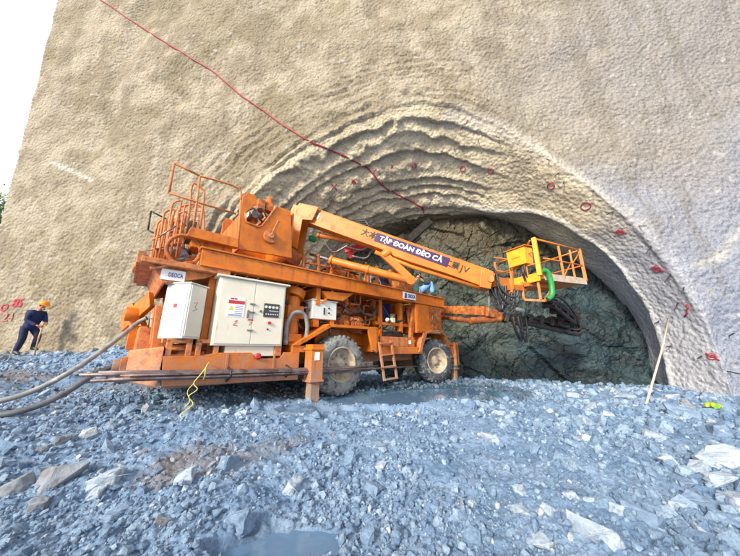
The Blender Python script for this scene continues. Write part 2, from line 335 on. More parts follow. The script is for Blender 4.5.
RC = ring([(6.98, 0), (7.04, .84), (6.95, 1.37), (6.71, 2.1), (6.46, 2.68), (6.13, 3.29), (5.62, 3.94), (4.75, 4.75), (3.9, 5.53), (2.88, 6.08), (1.8, 6.42), (.64, 6.55), (0, 6.58)])
def ringpt(tab, ph, cs, cz=-.5, tl=None):
    pm = np.where(ph > math.pi/2, math.pi-ph, ph); pc = np.clip(pm, 0, None); r = np.interp(pc, tab[0], tab[1])
    if tl is not None: r = np.where(ph > math.pi/2, np.interp(pc, tl[0], tl[1]), r)
    x = r*np.cos(pc); z = r*np.sin(pc); z = np.where(pm < 0, x*np.tan(np.clip(pm, -.5, 0)), z); x = np.where(ph > math.pi/2, -x, x)
    return cs+x, cz+z
NC = 900; PH = np.linspace(-.34, math.pi+.24, NC)
def sm(a, k=15):
    kk = np.hanning(k); kk /= kk.sum(); return np.convolve(np.pad(a, k//2, mode='edge'), kk, 'valid')
def faceD(s): return 2.7+(21.8-s)*.15
sA, zA = ringpt(RA, PH, 14.1, -.5, RAL); sB, zB = ringpt(RB, PH, 14.5); sC, zC = ringpt(RC, PH, 15.0)
sA, zA, sB, zB, sC, zC = [sm(a, 41) for a in (sA, zA, sB, zB, sC, zC)]
kB = np.clip((PH-.75)/.5, 0, 1); nB = 1.4+1.5*kB*kB*(3-2*kB); nCv = faceD(sC)
P = lambda s, n, z: np.stack([s, n, z], -1)
PA, PB, PC = P(sA, 0*sA, zA), P(sB, nB, zB), P(sC, nCv, zC); PI_ = P(sC+.7, nCv+1.6, zC)
def off(Pt, r_, dn): o_ = P(np.cos(PH), 0*PH, np.sin(PH)); return Pt+o_*r_+np.array([0, dn, 0])
amp = np.clip((1.25-PH)/.5, .12, 1)[:, None]
PB2 = off(PB, .0, 0)+P(np.cos(PH), 0*PH, np.sin(PH))*.3*amp+np.array([.06, .22, 0])
outd = P(np.cos(PH), 0*PH, np.sin(PH)); outd = outd/np.linalg.norm(outd, axis=1, keepdims=True)
def seg(a, b, n): t = np.linspace(0, 1, n, endpoint=False)[:, None, None]; return a[None]*(1-t)+b[None]*t
rho = np.concatenate([np.arange(0, 9, .05), np.arange(9, 28, .11)])
G3 = np.concatenate([seg(PI_, PC, 22), seg(PC, PB2, 34), seg(PB2, PB, 8), seg(PB, PA, 54), PA[None]+outd[None]*rho[:, None, None]], 0)
path = np.concatenate([np.linspace(-1.7, 0, 22, endpoint=False), np.linspace(0, 1.5, 34, endpoint=False), np.linspace(1.5, 1.8, 8, endpoint=False), np.linspace(1.8, 4.3, 54, endpoint=False), 4.3+rho])
# round the lips
k = np.hanning(13); k /= k.sum(); Q = np.pad(G3, ((6, 6), (0, 0), (0, 0)), mode='edge'); G3s = sum(k[i]*Q[i:i+G3.shape[0]] for i in range(13))
k = np.hanning(41); k /= k.sum(); Q = np.pad(G3, ((20, 20), (0, 0), (0, 0)), mode='edge'); G3b = sum(k[i]*Q[i:i+G3.shape[0]] for i in range(41))
soft = np.clip((PH-.7)/.6, 0, 1)[None, :, None]*np.clip((path-2.9)/1, 0, 1)[:, None, None]
G3 = G3s*(1-soft)+G3b*soft
def gnorm(A):
    du = np.gradient(A, axis=0); dv = np.gradient(A, axis=1); n = np.cross(du, dv); return n/(np.linalg.norm(n, axis=-1, keepdims=True)+1e-9)
# wrap the left end of the wall round its corner
s_, n_, z_ = G3[..., 0].copy(), G3[..., 1].copy(), G3[..., 2].copy()
edge = -2.25-(z_-5.6)*.14+.04*fbm(z_, z_*0+2, z_*0, 1.3, 4)
ov = np.clip(edge-s_, 0, None); s_ = np.maximum(s_, edge)+.25*ov; n_ = n_+ov
G3 = np.stack([s_, n_, z_], -1); N = gnorm(G3)
if N[250, 450, 1] > 0: N = -N
x, y, z = G3[..., 0], G3[..., 1], G3[..., 2]
PHg = np.broadcast_to(PH[None], x.shape); pg = np.broadcast_to(path[:, None], x.shape)
outw = np.clip((pg-3.9)/.8, 0, 1)                     # 1 on the wall, 0 in the tunnel
big = .16*fbm(x, y, z, .33, 3)+.05*fbm(x, y, z+7, 1.1, 2)
lump = .012*vnoise(x*4.2, y*4.2, z*4.2)+.018*vnoise(x*7.5, y*7.5, z*7.5)+.010*vnoise(x*13, y*13, z*13)
# broken ledges: steps that follow the arch, strongest over the crown and its left side
la = np.clip((PHg-1.12)/.5, 0, 1)
pw = pg+.16*fbm(x*.4, y, z*.4, .6, 2)+.08*fbm(x, y, z, 1.9, 4)+.28*vnoise(pg*1.9, PHg*1.3, pg*0+4)
def saw(t, sharp=.9):
    f = t-np.floor(t); return np.where(f < sharp, f/sharp, (1-f)/(1-sharp))
band = np.clip((pg-.1)/.2, 0, 1)*np.clip((8.2-pg)/3.2, 0, 1)
idx = np.floor(pw/.4); wal = np.clip((pg-4.2)/.8, 0, 1); ampv = (.17-.08*wal)+(.15-.02*wal)*np.abs(_T[(idx.astype(int)) & 63, 3, 5])
led = (saw(pw/.4)*ampv+.06*saw(pw/.17+.3)*(.5+.5*vnoise(x*1.5, y*1.5, z*1.5)))*band*(la*.97+.03)*np.where(pg > 4.4, .85, 1)*np.clip(.85+.8*fbm(x, y, z+31, .6, 3), .3, 1.3)
kn = .16*np.clip(vnoise(x*3.6, y*3.6, z*3.6), 0, 1)*np.exp(-((pw % 1.16-.4)/.18)**2)*band*la
# soft bulges of the smoother ring
sft = .07*fbm(x, y, z+3, .8, 2)*(1-outw)
lipk = .07*np.exp(-((pg-1.85)/.13)**2)*(1-la)+.05*np.exp(-((pg-4.25)/.16)**2)*(1-la)
d = big*(.25+.75*outw)*np.clip((s_-edge)/3, .12, 1)+lump*(.12+.88*outw)-led*1.0+.5*led.mean()+.10*la*(1-wal)+kn+sft+lipk+.012*fbm(x, y, z, 5, 2)+la*(1-outw)*(.05*np.abs(fbm(x, y, z+2, 2.6, 3))+.03*vnoise(x*6.5, y*6.5, z*6.5))
# a long shallow dent down the left of the wall
d = d-.22*np.exp(-((x-.6-.05*z+.3*vnoise(z*.5, z*0, z*0))/.5)**2)*outw*np.clip((z-5)/3, 0, 1)
d = d*np.clip((s_-edge+.3)/.6+.3, .3, 1)
G3 = G3+N*d[..., None]
W3 = np.array(WA)[None, None]+G3[..., 0:1]*np.array(WS)+G3[..., 1:2]*np.array(WN); W3[..., 2] = G3[..., 2]
SW = [(-0.75, 7.45), (1.18, 6.56), (21.34, 2.21), (22.04, 2.48), (22.93, 3.35)]   # ends of the pale wipes on the wall
# shotcrete colour with light painted in: warm lit left and top, cool right leg
nA = fbm(x, y, z, .45, 4); nB2 = fbm(x, y, z+11, 1.7, 4)
buff = np.array([.33, .28, .205]); buff2 = np.array([.46, .405, .315]); grey = np.array([.345, .325, .315]); blue = np.array([.33, .375, .49]); cream = np.array([.72, .63, .46]); pale = np.array([.62, .64, .72]); olive = np.array([.21, .175, .10])
t = np.clip(.5+.9*nB2, 0, 1)[..., None]; c = buff*(1-t)+buff2*t
t = np.clip((x-15.5+1.6*nA+(z-9)*-.12)/6.5, 0, 1)[..., None]; c = c*(1-t)+grey*t
t = np.clip((7.0-z+1.4*nA)/5.5, 0, 1)[..., None]*np.clip((x-13)/5, 0, 1)[..., None]; c = c*(1-t)+blue*t
t = (np.clip((nA-.1)*1.3, 0, .4)*outw*np.clip((14-x)/6, 0, 1))[..., None]; c = c*(1-t)+olive*t
t = (1-outw)[..., None]*.9; c = c*(1-t)+np.where((x > 15)[..., None], pale, cream*.95)*t  # creamy ring coat made paler than the wall to offset its shade
t = ((1-outw)*np.clip((z-2.2)/3.0+.4*nA, 0, 1))[..., None]*.95; c = c*(1-t)+(cream*(1+.25*np.clip(nB2, -1, 1))[..., None])*t
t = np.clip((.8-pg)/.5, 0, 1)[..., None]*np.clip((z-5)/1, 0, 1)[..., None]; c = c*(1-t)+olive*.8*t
t = np.clip((fbm(x*1, y, z, 4.5, 3)-.95)*6, 0, .6)[..., None]; c = c*(1-t)+np.array([.55, .55, .53])*t
st = fbm(x*2.6, y*2.6, z*.35, 1.0, 4); t = (np.clip((st-.35)*2, 0, .3)*outw)[..., None]; c = c*(1-t)+np.array([.2, .175, .13])*t
def swipe(c, a, b_, wd_, k):
    ax, az = a; bx, bz = b_; L2 = (bx-ax)**2+(bz-az)**2; tt_ = np.clip(((x-ax)*(bx-ax)+(z-az)*(bz-az))/L2, 0, 1)
    dd = np.hypot(x-ax-tt_*(bx-ax), z-az-tt_*(bz-az)); t = (k*np.exp(-(dd/(wd_*(.7+.6*np.abs(nB2))))**2)*outw)[..., None]; return c*(1-t)+np.array([.66, .64, .6])*t
c = swipe(c, SW[0], SW[1], .11, .75); c = swipe(c, SW[2], SW[3], .13, .5); c = swipe(c, SW[3], SW[4], .13, .5)
fr = np.exp(-((pg-1.9)/.16)**2)*(1-la)*.6; c = c*(1-fr[..., None])+np.array([.7, .72, .74])*fr[..., None]
WV = W3.reshape(-1, 3); WF = gridfaces(*G3.shape[:2])
wall = mesh_np('portal_wall', WV, WF, M['shot'], tint=c.reshape(-1, 3))
tag(wall, 'rough buff and grey sprayed concrete portal wall curving into the arched tunnel mouth', 'wall')
# rock face at the end of the heading
ss, zz = np.meshgrid(np.arange(4.5, 27, .05), np.arange(-2.6, 9.2, .05), indexing='ij'); nn = faceD(ss)+.45
e = .17*fbm(ss, nn, zz+4, 1.0, 6)+.12*cells(ss+.3*vnoise(ss, zz, zz*0), nn*1.0, zz, .5, .8)+.06*cells(ss+4, nn, zz+.5*ss, 1.4, .9)+.03*cells(ss, nn, zz, 4.2, .9)+.07*np.abs(fbm(ss, nn, zz, 2.2, 4))+.25*fbm(ss, nn, zz, .3, 3)+.02*fbm(ss, nn, zz, 7, 2)
e = e-.9*np.exp(-(zz+1.3)/.55)*.5
nn = nn+e; Wf = np.array(WA)[None, None]+ss[..., None]*np.array(WS)+nn[..., None]*np.array(WN); Wf[..., 2] = zz
na = fbm(ss, nn, zz, .5, 4); nb = fbm(ss+.6*zz, nn, zz*1.4, 1.6, 4)
g1 = np.array([.045, .058, .045]); g2 = np.array([.105, .125, .10]); br = np.array([.095, .077, .042]); te = np.array([.014, .042, .06]); ve = np.array([.2, .26, .25])
t = np.clip(.5+.9*nb, 0, 1)[..., None]; c = g1*(1-t)+g2*t
t = np.clip((zz-3.7+1.2*na)/1.4, 0, 1)[..., None]; c = c*(1-t)+br*t
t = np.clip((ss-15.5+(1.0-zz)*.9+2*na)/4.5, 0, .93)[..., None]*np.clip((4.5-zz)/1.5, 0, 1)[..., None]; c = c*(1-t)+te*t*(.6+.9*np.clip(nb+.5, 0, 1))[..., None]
vn = np.abs(fbm(ss, nn, zz, .8, 4)); t = np.clip((.035-vn)/.035, 0, .35)[..., None]; c = c*(1-t)+ve*t*.8
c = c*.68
rockface = mesh_np('rock_face', Wf.reshape(-1, 3), gridfaces(*ss.shape), M['face'], smooth=False, tint=c.reshape(-1, 3)); tag(rockface, kind='structure')
bv = BVHTree.FromPolygons([Vector(v) for v in WV[:: 1].tolist()], WF.tolist())
bvr = BVHTree.FromPolygons([Vector(v) for v in Wf.reshape(-1, 3).tolist()], gridfaces(*ss.shape).tolist())
def whit(u, v, off=.02):
    r = ray(u, v).normalized(); h = bv.ray_cast(Vector((0, 0, 0)), r)
    if h[0] is None: return None
    n = h[1] if h[1].dot(r) < 0 else -h[1]
    return h[0]+n*off, n
# ================================================================== far ground trees beyond the wall's left end
def tree(x, y, h, rad, label, nleaf=9000, seed=1):
    rd = random.Random(seed); zb = Gp(x, y)-.1; t = empty('broadleaf_tree', (x, y, zb), label=label, cat='tree', group='trees beyond the wall end')
    m = MB(); tips = []
    m.tube(spline([(0, 0, 0), (.15, .1, h*.25), (-.1, .05, h*.5), (.1, 0, h*.8)], 4), .2, 8, radii=[.28-.24*i/12 for i in range(13)])
    for i in range(16):
        a = i*2.4; z0 = h*(.3+.5*i/16); L_ = rad*(.95-.4*i/16); e_ = (math.cos(a)*L_, math.sin(a)*L_, z0+h*.16)
        m.tube(spline([(0, 0, z0), (e_[0]*.5, e_[1]*.5, z0+h*.05), e_], 3), .05, 5, radii=[.08-.01*k for k in range(7)]); tips.append((e_, 1))
        tips.append(((e_[0]*.55, e_[1]*.55, z0+h*.12), .8))
    tips.append(((0, 0, h*.9), .9)); m.build('trunk', 'wood', t)
    nr = np.random.default_rng(seed); cl = np.array([q[0] for q in tips])
    cc = cl[nr.integers(0, len(cl), nleaf)]; pts = cc+nr.normal(0, rad*.2, (nleaf, 3))*np.array([1, 1, .7])
    u = nr.normal(size=(nleaf, 3)); u /= np.linalg.norm(u, axis=1, keepdims=True); v = np.cross(u, nr.normal(size=(nleaf, 3))); v /= np.linalg.norm(v, axis=1, keepdims=True)
    sz = nr.uniform(.07, .14, (nleaf, 1)); Vv = np.stack([pts-u*sz, pts+v*sz*.5, pts+u*sz, pts-v*sz*.5], 1).reshape(-1, 3)
    lm = mat('leaf_green', (.09, .17, .03), (.13, .2, .03), 1.2, .6); mesh_np('crown', Vv, np.arange(nleaf*4).reshape(-1, 4), lm, t, smooth=False)
tree(-28.2, 19.0, 12.6, 3.2, 'green leafy tree nearest the left end of the portal wall', 9000, 3)
tree(-36, 14, 9.5, 3.0, 'lower green leafy tree farther left of the portal wall', 5000, 5)
# ================================================================== markings, cable and bolts on the wall
cp = [(70, -22), (100, 0), (140, 27), (180, 52), (215, 73), (240, 95), (262, 110), (285, 127), (310, 142), (335, 152), (352, 160), (368, 168), (378, 181), (385, 188), (400, 196), (415, 203), (423, 208), (424, 214)]
pts = []
for i in range(len(cp)-1):
    for k in range(8):
        t = k/8; u = cp[i][0]*(1-t)+cp[i+1][0]*t; v = cp[i][1]*(1-t)+cp[i+1][1]*t; h = whit(u+random.uniform(-.5, .5), v+random.uniform(-.6, .6), .035)
        if h: pts.append(h[0])
pts = [sum((pts[max(0, min(len(pts)-1, i+j))] for j in (-1, 0, 1)), Vector())/3 for i in range(len(pts))]
tag(MB().tube(pts, .028, 7).build('cable', 'redcable'), 'long dark red cable hanging diagonally over the buff wall down to the arch crown', 'cable')
def spray(u, v, kind, r, label, mt='redspray', wd=.022):
    r *= .85
    h = whit(u, v, 0)
    if not h: return
    c0, n = h; ux = n.cross(Vector((0, 0, 1))).normalized(); uy = ux.cross(n).normalized(); m = MB()
    def strip(pl):
        q = []
        for a, b_ in pl:
            p = c0+ux*a*r+uy*b_*r+n*.2; hh = bv.ray_cast(p, -n, .4); q.append((hh[0] if hh[0] else c0+ux*a*r+uy*b_*r)+n*.012)
        m.tube(q, wd, 5)
    if kind == 'circle': strip([(math.cos(t*.55), math.sin(t*.55)*.85) for t in range(13)])
    elif kind == 'cross': strip([(-1+.4*i, -.8+.33*i) for i in range(6)]); strip([(-.8+.33*i, 1-.4*i) for i in range(6)])
    elif kind == 'blob':
        strip([(math.cos(t*.8)*(.4+.07*t), math.sin(t*.8)*(.3+.05*t)) for t in range(11)]); strip([(-1, -.7), (-.3, -.1), (.4, .1), (1, .8)])
    else: strip([(-.9, .9), (-.5, .1), (-.1, -.1), (.1, -.6), (.9, -1)])
    tag(m.build('spray_mark', mt), label, 'paint mark', 'red survey marks sprayed on the arch')
for a in [(491, 171, 'circle', .13, 'red sprayed circle on the cream ring above the yellow control box'), (551, 186, 'circle', .15, 'red sprayed circle on the cream ring, above the basket railings'), (586, 206, 'circle', .17, 'red sprayed circle on the ring, rightmost and largest circle'),
          (414, 166, 'circle', .13, 'small red sprayed circle on the crown, leftmost of the circles'), (463, 169, 'circle', .12, 'faint red sprayed circle between the two crown circles'), (621, 232, 'blob', .15, 'red sprayed scribble on the ring right of the largest circle'),
          (658, 269, 'blob', .17, 'red sprayed star-like scribble halfway down the right side of the arch'), (334, 187, 'cross', .14, 'red sprayed cross among ledges left of the dangling cable end'), (354, 182, 'blob', .12, 'red sprayed blotch just left of the cable bend'),
          (374, 171, 'slash', .1, 'short red sprayed stroke touching the cable bend'), (392, 167, 'cross', .07, 'tiny red sprayed tick right of the cable bend'), (464, 124, 'slash', .16, 'faint red stroke on the outer lip over the crown'),
          (686, 310, 'slash', .2, 'bold red sprayed stroke near the pole top'), (713, 357, 'blob', .14, 'red sprayed scribble low on the right foot of the arch')]:
    spray(*a, wd=.02 if 'bold' in a[4] else .014)
def wall_text(txt, u, v, size, mt, label, bold=.01):
    h = whit(u, v, 0); c0, n = h; me = text_mesh(txt, size, 0, bold); bm = bmesh.new(); bm.from_mesh(me)
    bmesh.ops.triangulate(bm, faces=bm.faces[:]); bmesh.ops.subdivide_edges(bm, edges=bm.edges[:], cuts=2, use_grid_fill=False)
    for q in bm.verts:
        p = c0+WS*q.co.x+Vector((0, 0, 1))*q.co.y-WN*1.0; hh = bv.ray_cast(p, WN, 3)
        q.co = (hh[0] if hh[0] else p)-WN*.022
    me2 = bpy.data.meshes.new('wall_number'); bm.to_mesh(me2); me2.materials.append(M[mt]); o = bpy.data.objects.new('wall_number', me2); COL.objects.link(o); tag(o, label, 'painted number', 'numbers sprayed on the wall by the worker')
wall_text('O', 5, 308, .36, 'redspray', 'red sprayed letter O on the wall left of the worker\'s helmet')
wall_text('85', 19, 303.5, .42, 'redspray', 'red sprayed number 85 on the wall just above the worker')
wall_text('24', 9, 317.5, .40, 'fadedspray', 'faded red sprayed 24 on the wall behind the worker\'s shoulder')
bolts = [(499, 138), (512, 150), (549, 160), (537, 170), (528, 183), (559, 173), (564, 181), (593, 190), (613, 212), (639, 226), (651, 247), (671, 274), (684, 287), (678, 303), (659, 321), (671, 346), (702, 356), (727, 371), (729, 336), (478, 140), (455, 150)]
for i, (u, v) in enumerate(bolts):
    h = whit(u, v, 0)
    if not h: continue
    p, n = h; dd = (n*.8+Vector((random.uniform(-.5, -.1), -.3, random.uniform(-.6, .1)))).normalized(); L_ = random.uniform(.22, .4)
    m = MB().tube([p-dd*.05, p+dd*L_*.5, p+dd*L_], .014, 6)
    right = u > 640
    tag(m.build('rock_bolt', 'dark'), 'rusty steel bolt end sticking out low on the right side of the arch' if right else 'rusty steel bolt end sticking out of the crown lining above the basket', 'rock bolt', 'bolt ends in the right side' if right else 'bolt ends over the basket')
# ribbed steel sheet on the lining behind the boom
h = whit(352, 226, .12)
if h:
    p, n = h; m = MB(); a = WS; dn = Vector((.25, .1, -.35)).normalized()
    for k in range(9):
        q = p+dn*(k-4)*.10; m.tube([q-a*.75, q-a*.2+n*.03, q+a*.85], .028, 6)
    for k in (-.6, .1, .75): m.tube([p+a*k-dn*.45, p+a*k+dn*.45], .02, 6)
    tag(m.build('ribbed_sheet', 'steel'), 'grey ribbed steel lagging sheet on the lining just above the boom', 'steel sheet')
# ================================================================== STONES
def rock_mesh(seed, npts=18, flat=1.0, name='stone'):
    rd = random.Random(seed); bm = bmesh.new(); sx, sy, sz = rd.uniform(.8, 1.1), rd.uniform(.6, .9), rd.uniform(.6, .9)*flat
    for i in range(npts):
        v = Vector((rd.uniform(-1, 1), rd.uniform(-1, 1), rd.uniform(-1, 1))); v = Vector([math.copysign(abs(c_)**.45, c_) for c_ in v]); m_ = max(abs(c_) for c_ in v)
        v = v/m_*(1-.25*rd.random()); v = v.normalized()*min(v.length, 1.28)
        bm.verts.new((v.x*sx*.5, v.y*sy*.5, v.z*sz*.5))
    bmesh.ops.convex_hull(bm, input=bm.verts[:]); bmesh.ops.delete(bm, geom=[v for v in bm.verts if not v.link_faces], context='VERTS')
    bmesh.ops.bevel(bm, geom=bm.edges[:], offset=.02, segments=1, affect='EDGES')
    bmesh.ops.triangulate(bm, faces=bm.faces[:]); bmesh.ops.subdivide_edges(bm, edges=[e_ for e_ in bm.edges if e_.calc_length() > .12], cuts=2, use_grid_fill=True)
    for v in bm.verts:
        c_ = v.co*5; v.co += v.co.normalized()*.055*float(fbm(np.array([c_.x+seed]), np.array([c_.y]), np.array([c_.z]), 1, 3)[0])
    me = bpy.data.meshes.new(name); bm.to_mesh(me); bm.free(); return me
stm = [mat('pale_stone', (.40, .48, .58), (.28, .36, .48), 5, .75, bump=.5, bscale=22, c3=(.22, .28, .36), s3=4, t3=(.55, .65)),
       mat('blue_grey_stone', (.19, .28, .42), (.13, .2, .32), 5, .7, bump=.5, bscale=22, c3=(.42, .48, .55), s3=4, t3=(.6, .7)),
       mat('grey_stone', (.25, .28, .33), (.17, .2, .25), 5, .75, bump=.5, bscale=22, c3=(.16, .14, .13), s3=3, t3=(.55, .65)),
       mat('teal_stone', (.1, .25, .3), (.07, .17, .22), 5, .6, bump=.5, bscale=22)]
RM = []
for k in range(4):
    row = []
    for j in range(9):
        me = rock_mesh(k*50+j, 12+j, 1 if j % 3 else .6); me.materials.append(stm[k]); row.append(me)
    RM.append(row)
def place_rock(x, y, size, k, j, label, group=None, sink=.28, tilt=.3, stretch=1):
    o = bpy.data.objects.new('stone', RM[k][j % 9]); COL.objects.link(o); o.scale = (size*stretch, size, size*random.uniform(.8, 1.1))
    o.rotation_euler = (random.uniform(-tilt, tilt), random.uniform(-tilt, tilt), random.uniform(0, 6.28)); o.location = (x, y, Gp(x, y)+size*(.30-sink)); tag(o, label, 'stone', group); return o
placed = []
for u, v, wpx, k, label in [
    (62, 482, 40, 2, 'large flat grey slab lying in the left foreground'), (104, 483, 24, 0, 'pale block right of the large grey slab'), (95, 496, 17, 0, 'small pale block in front of the gap right of the grey slab'),
    (188, 479, 22, 0, 'pale upright stone in the left foreground, right of the pale blocks'), (228, 466, 20, 1, 'tall blue-grey lump right of the pale upright stone'), (15, 492, 26, 2, 'brownish grey stone at the left edge of the frame'),
    (38, 508, 16, 2, 'small dark stone under the large grey slab'), (158, 524, 24, 2, 'grey stone at the bottom left between puddle and pale stones'), (238, 533, 24, 1, 'bluish stone beside the bottom puddle'),
    (292, 491, 20, 0, 'single pale bluish stone in the centre-left foreground'), (228, 413, 13, 0, 'small pale stone below the yellow rope'), (375, 492, 18, 1, 'blue-grey lump in the centre foreground'),
    (381, 466, 11, 0, 'small pale stone above the centre lump'), (490, 440, 18, 0, 'pale stone right of centre, behind the stone row'), (478, 486, 14, 1, 'bluish stone left of the row of white stones'),
    (588, 530, 38, 0, 'big white block, largest in the right foreground'), (572, 528, 20, 0, 'white wedge leaning on the big white block'), (540, 547, 24, 0, 'pale pointed stone cut by the bottom edge'),
    (641, 520, 28, 1, 'blue-grey block between the white block and the slabs'), (520, 491, 12, 0, 'small white cube-like stone, left end of the stone row'), (523, 514, 15, 0, 'squat white stone below the white cube-like stone'),
    (549, 512, 14, 0, 'pale stone just left of the white block'), (590, 501, 13, 0, 'white stone above the white block'), (571, 498, 13, 0, 'slim white splinter stone above the white wedge'),
    (704, 507, 40, 1, 'big tilted blue-grey slab in the right foreground'), (733, 470, 44, 0, 'long pale slab at the right edge of the frame'), (730, 524, 30, 1, 'blocky blue slab piece in the bottom right corner'),
    (708, 541, 24, 0, 'pale stone below the tilted slab'), (674, 508, 18, 0, 'pale stone touching the left of the tilted slab'), (618, 516, 14, 0, 'pale stone just right of the white block'),
    (574, 441, 11, 0, 'small white stone, left of the middle pair'), (592, 442, 14, 0, 'small white stone, right of the middle pair'), (585, 424, 18, 0, 'flat white stone behind the middle pair'),
    (593, 411, 15, 0, 'white block in front of the tunnel floor'), (573, 397, 13, 0, 'flat white stone at the tunnel entrance'), (625, 398, 15, 0, 'flat white stone near the foot of the pole'),
    (500, 415, 11, 0, 'bright round stone beside the dark puddle'), (579, 379, 24, 3, 'big teal boulder at the foot of the rock face'), (541, 396, 11, 0, 'pale stone left of the entrance stones'),
    (608, 416, 13, 0, 'pale slab right of the white block on the tunnel floor'), (682, 418, 26, 1, 'wide bluish slab in the rubble at the arch foot'), (655, 437, 16, 0, 'pale stone at the near edge of the arch foot rubble'),
    (722, 434, 24, 1, 'blue slab against the right edge above the long slab'), (668, 462, 18, 0, 'pale stone alone between rubble and slabs'), (62, 441, 14, 2, 'dark lump on the brown ridge left of centre'), (118, 520, 20, 1, 'bluish stone at the bottom left'), (722, 489, 24, 0, 'pale slab piece between the long slab and the tilted slab'), (700, 474, 18, 0, 'pale wedge left of the long slab'), (738, 505, 24, 0, 'pale block at the right edge below the long slab'), (738, 545, 24, 0, 'pale block in the very bottom right corner'), (686, 486, 15, 1, 'bluish stone up-left of the tilted slab'), (612, 541, 16, 0, 'pale stone at the bottom edge right of the white block'), (660, 541, 18, 1, 'bluish stone at the bottom edge left of the blue slab piece')]:
    p, t = ground_hit(u, v); sz = wpx/F*t
    placed.append((p.x, p.y, sz)); place_rock(p.x, p.y, sz*1.15, k, random.randrange(9), label, stretch=random.uniform(.95, 1.15))
cnt = 0
while cnt < 215:
    if cnt < 85:                       # rubble at the foot of the arch
        x_, y_ = random.gauss(8.0, 1.0), random.gauss(6.2, .7); size = random.uniform(.12, .34)
    elif cnt < 110:                    # muck along the foot of the wall on the left
        s0 = random.uniform(.5, 6.5); q = WA+WS*s0-WN*random.uniform(.25, .6); x_, y_ = q.x, q.y; size = random.uniform(.1, .26)
    elif cnt < 150:
        x_, y_ = random.uniform(1.2, 7), random.uniform(2.2, 9.5); size = random.uniform(.06, .17)
    elif cnt < 180:
        x_, y_ = random.uniform(-5, 1), random.uniform(1.9, 4.6); size = random.uniform(.05, .12)
    else:
        x_, y_ = random.uniform(4.5, 9.5), random.uniform(8.5, 12); size = random.uniform(.1, .3)
    wd = (x_-WA.x)*WN.x+(y_-WA.y)*WN.y; sd = (x_-WA.x)*WS.x+(y_-WA.y)*WS.y
    if cnt < 85 and wd > -.15 and sd > 20.9: continue
    if any((x_-a)**2+(y_-b_)**2 < (.55*(c_+size))**2 for a, b_, c_ in placed): continue
    lab, grp = [('loose blue-white stone in the rubble heaped at the right foot of the arch', 'rubble at the arch foot'), ('loose stone in the muck along the foot of the left wall', 'muck stones along the left wall'), ('small loose stone on the right half of the site floor', 'small stones right of the machine'), ('small loose stone on the left foreground floor', 'small stones in the left foreground'), ('loose dark stone on the tunnel floor under the rock face', 'stones on the tunnel floor')][0 if cnt < 85 else 1 if cnt < 110 else 2 if cnt < 150 else 3 if cnt < 180 else 4]
    k = random.choice([0, 1, 1, 2]) if cnt < 85 else random.choice([0, 2, 2]) if cnt < 110 else random.choice([0, 1, 1, 2]) if cnt < 180 else random.choice([3, 1, 3])
    cw = ['pale', 'blue-grey', 'grey', 'teal'][k]; j_ = random.randrange(9); fw = 'flat' if j_ % 3 == 0 else 'chunky'
    lab = lab.replace('loose blue-white', 'loose').replace('loose dark', 'loose').replace('loose stone', f'loose {fw} {cw} stone')
    placed.append((x_, y_, size)); place_rock(x_, y_, size, k, j_, lab, grp, tilt=.5, stretch=random.uniform(.9, 1.4)); cnt += 1
# gravel: far too many to count
bm = bmesh.new(); bmesh.ops.create_icosphere(bm, subdivisions=1, radius=.5); ico = np.array([v.co[:] for v in bm.verts]); icf = np.array([[v.index for v in f.verts] for f in bm.faces]); bm.free()
NG = 105000; rr = np.exp(rng.uniform(math.log(1.0), math.log(14.5), NG)); aa = np.radians(rng.uniform(-68, 68, NG)); X = rr*np.sin(aa); Y = rr*np.cos(aa)
clump = fbm(X, Y, X*0+2, 1.4, 3); rut = np.minimum(np.abs(((X+1.2)*.86-(Y-3)*.5)), np.abs(((X-.9)*.86-(Y-3)*.5))); keep = rng.random(NG) < np.clip(.62+.9*clump, .22, 1)*np.clip(.45+rut/.5, .45, 1)
sd = (X-WA.x)*WS.x+(Y-WA.y)*WS.y; wd = (X-WA.x)*WN.x+(Y-WA.y)*WN.y; keep &= (wd < -.05) | ((sd > 8) & (sd < 22.5))
for p in PUD: keep &= (pud_q(X, Y, p) > 1.05) | (rng.random(NG) < .04)
X, Y, rr = X[keep], Y[keep], rr[keep]; n = len(X); Z = G(X, Y)
size = (.006+.0068*rr**.85)*np.exp(rng.normal(0, .6, n))*np.where(X < 1.5, .8, 1.1); size = np.minimum(size, .2); wetshade = (((X-1.3)/2.6)**2+((Y-7.2)/1.7)**2 < 1)
jit = ico[None]*(1+rng.uniform(-.32, .32, (n, len(ico), 1)))*rng.uniform(.55, 1.25, (n, 1, 3))*size[:, None, None]
q = rng.normal(size=(n, 4)); q /= np.linalg.norm(q, axis=1, keepdims=True); a, b_, c_, d_ = q.T
Rm = np.stack([np.stack([1-2*(c_*c_+d_*d_), 2*(b_*c_-a*d_), 2*(b_*d_+a*c_)], -1), np.stack([2*(b_*c_+a*d_), 1-2*(b_*b_+d_*d_), 2*(c_*d_-a*b_)], -1), np.stack([2*(b_*d_-a*c_), 2*(c_*d_+a*b_), 1-2*(b_*b_+c_*c_)], -1)], 1)
V = np.einsum('nij,nkj->nki', Rm, jit)+np.stack([X, Y, Z+size*.12], -1)[:, None]
tt = rng.random((n, 1)); tt = tt**1.5; tb = np.array([.115, .20, .34])*(1-tt)+np.array([.31, .43, .58])*tt; pl = rng.random(n) < .025; tb[pl] = (.45, .52, .6)
tb[wetshade] *= .45  # gravel darkened there too, damp plus painted shade of the machine
bw = ((fbm(X, Y, X*0, .7, 4) > .25) & (rng.random(n) < .6) & (X < -.6)); tb[bw] = tb[bw]*.5+np.array([.09, .08, .075])
V = V.reshape(-1, 3); Fc = (icf[None]+(np.arange(n)*len(ico))[:, None, None]).reshape(-1, 3)
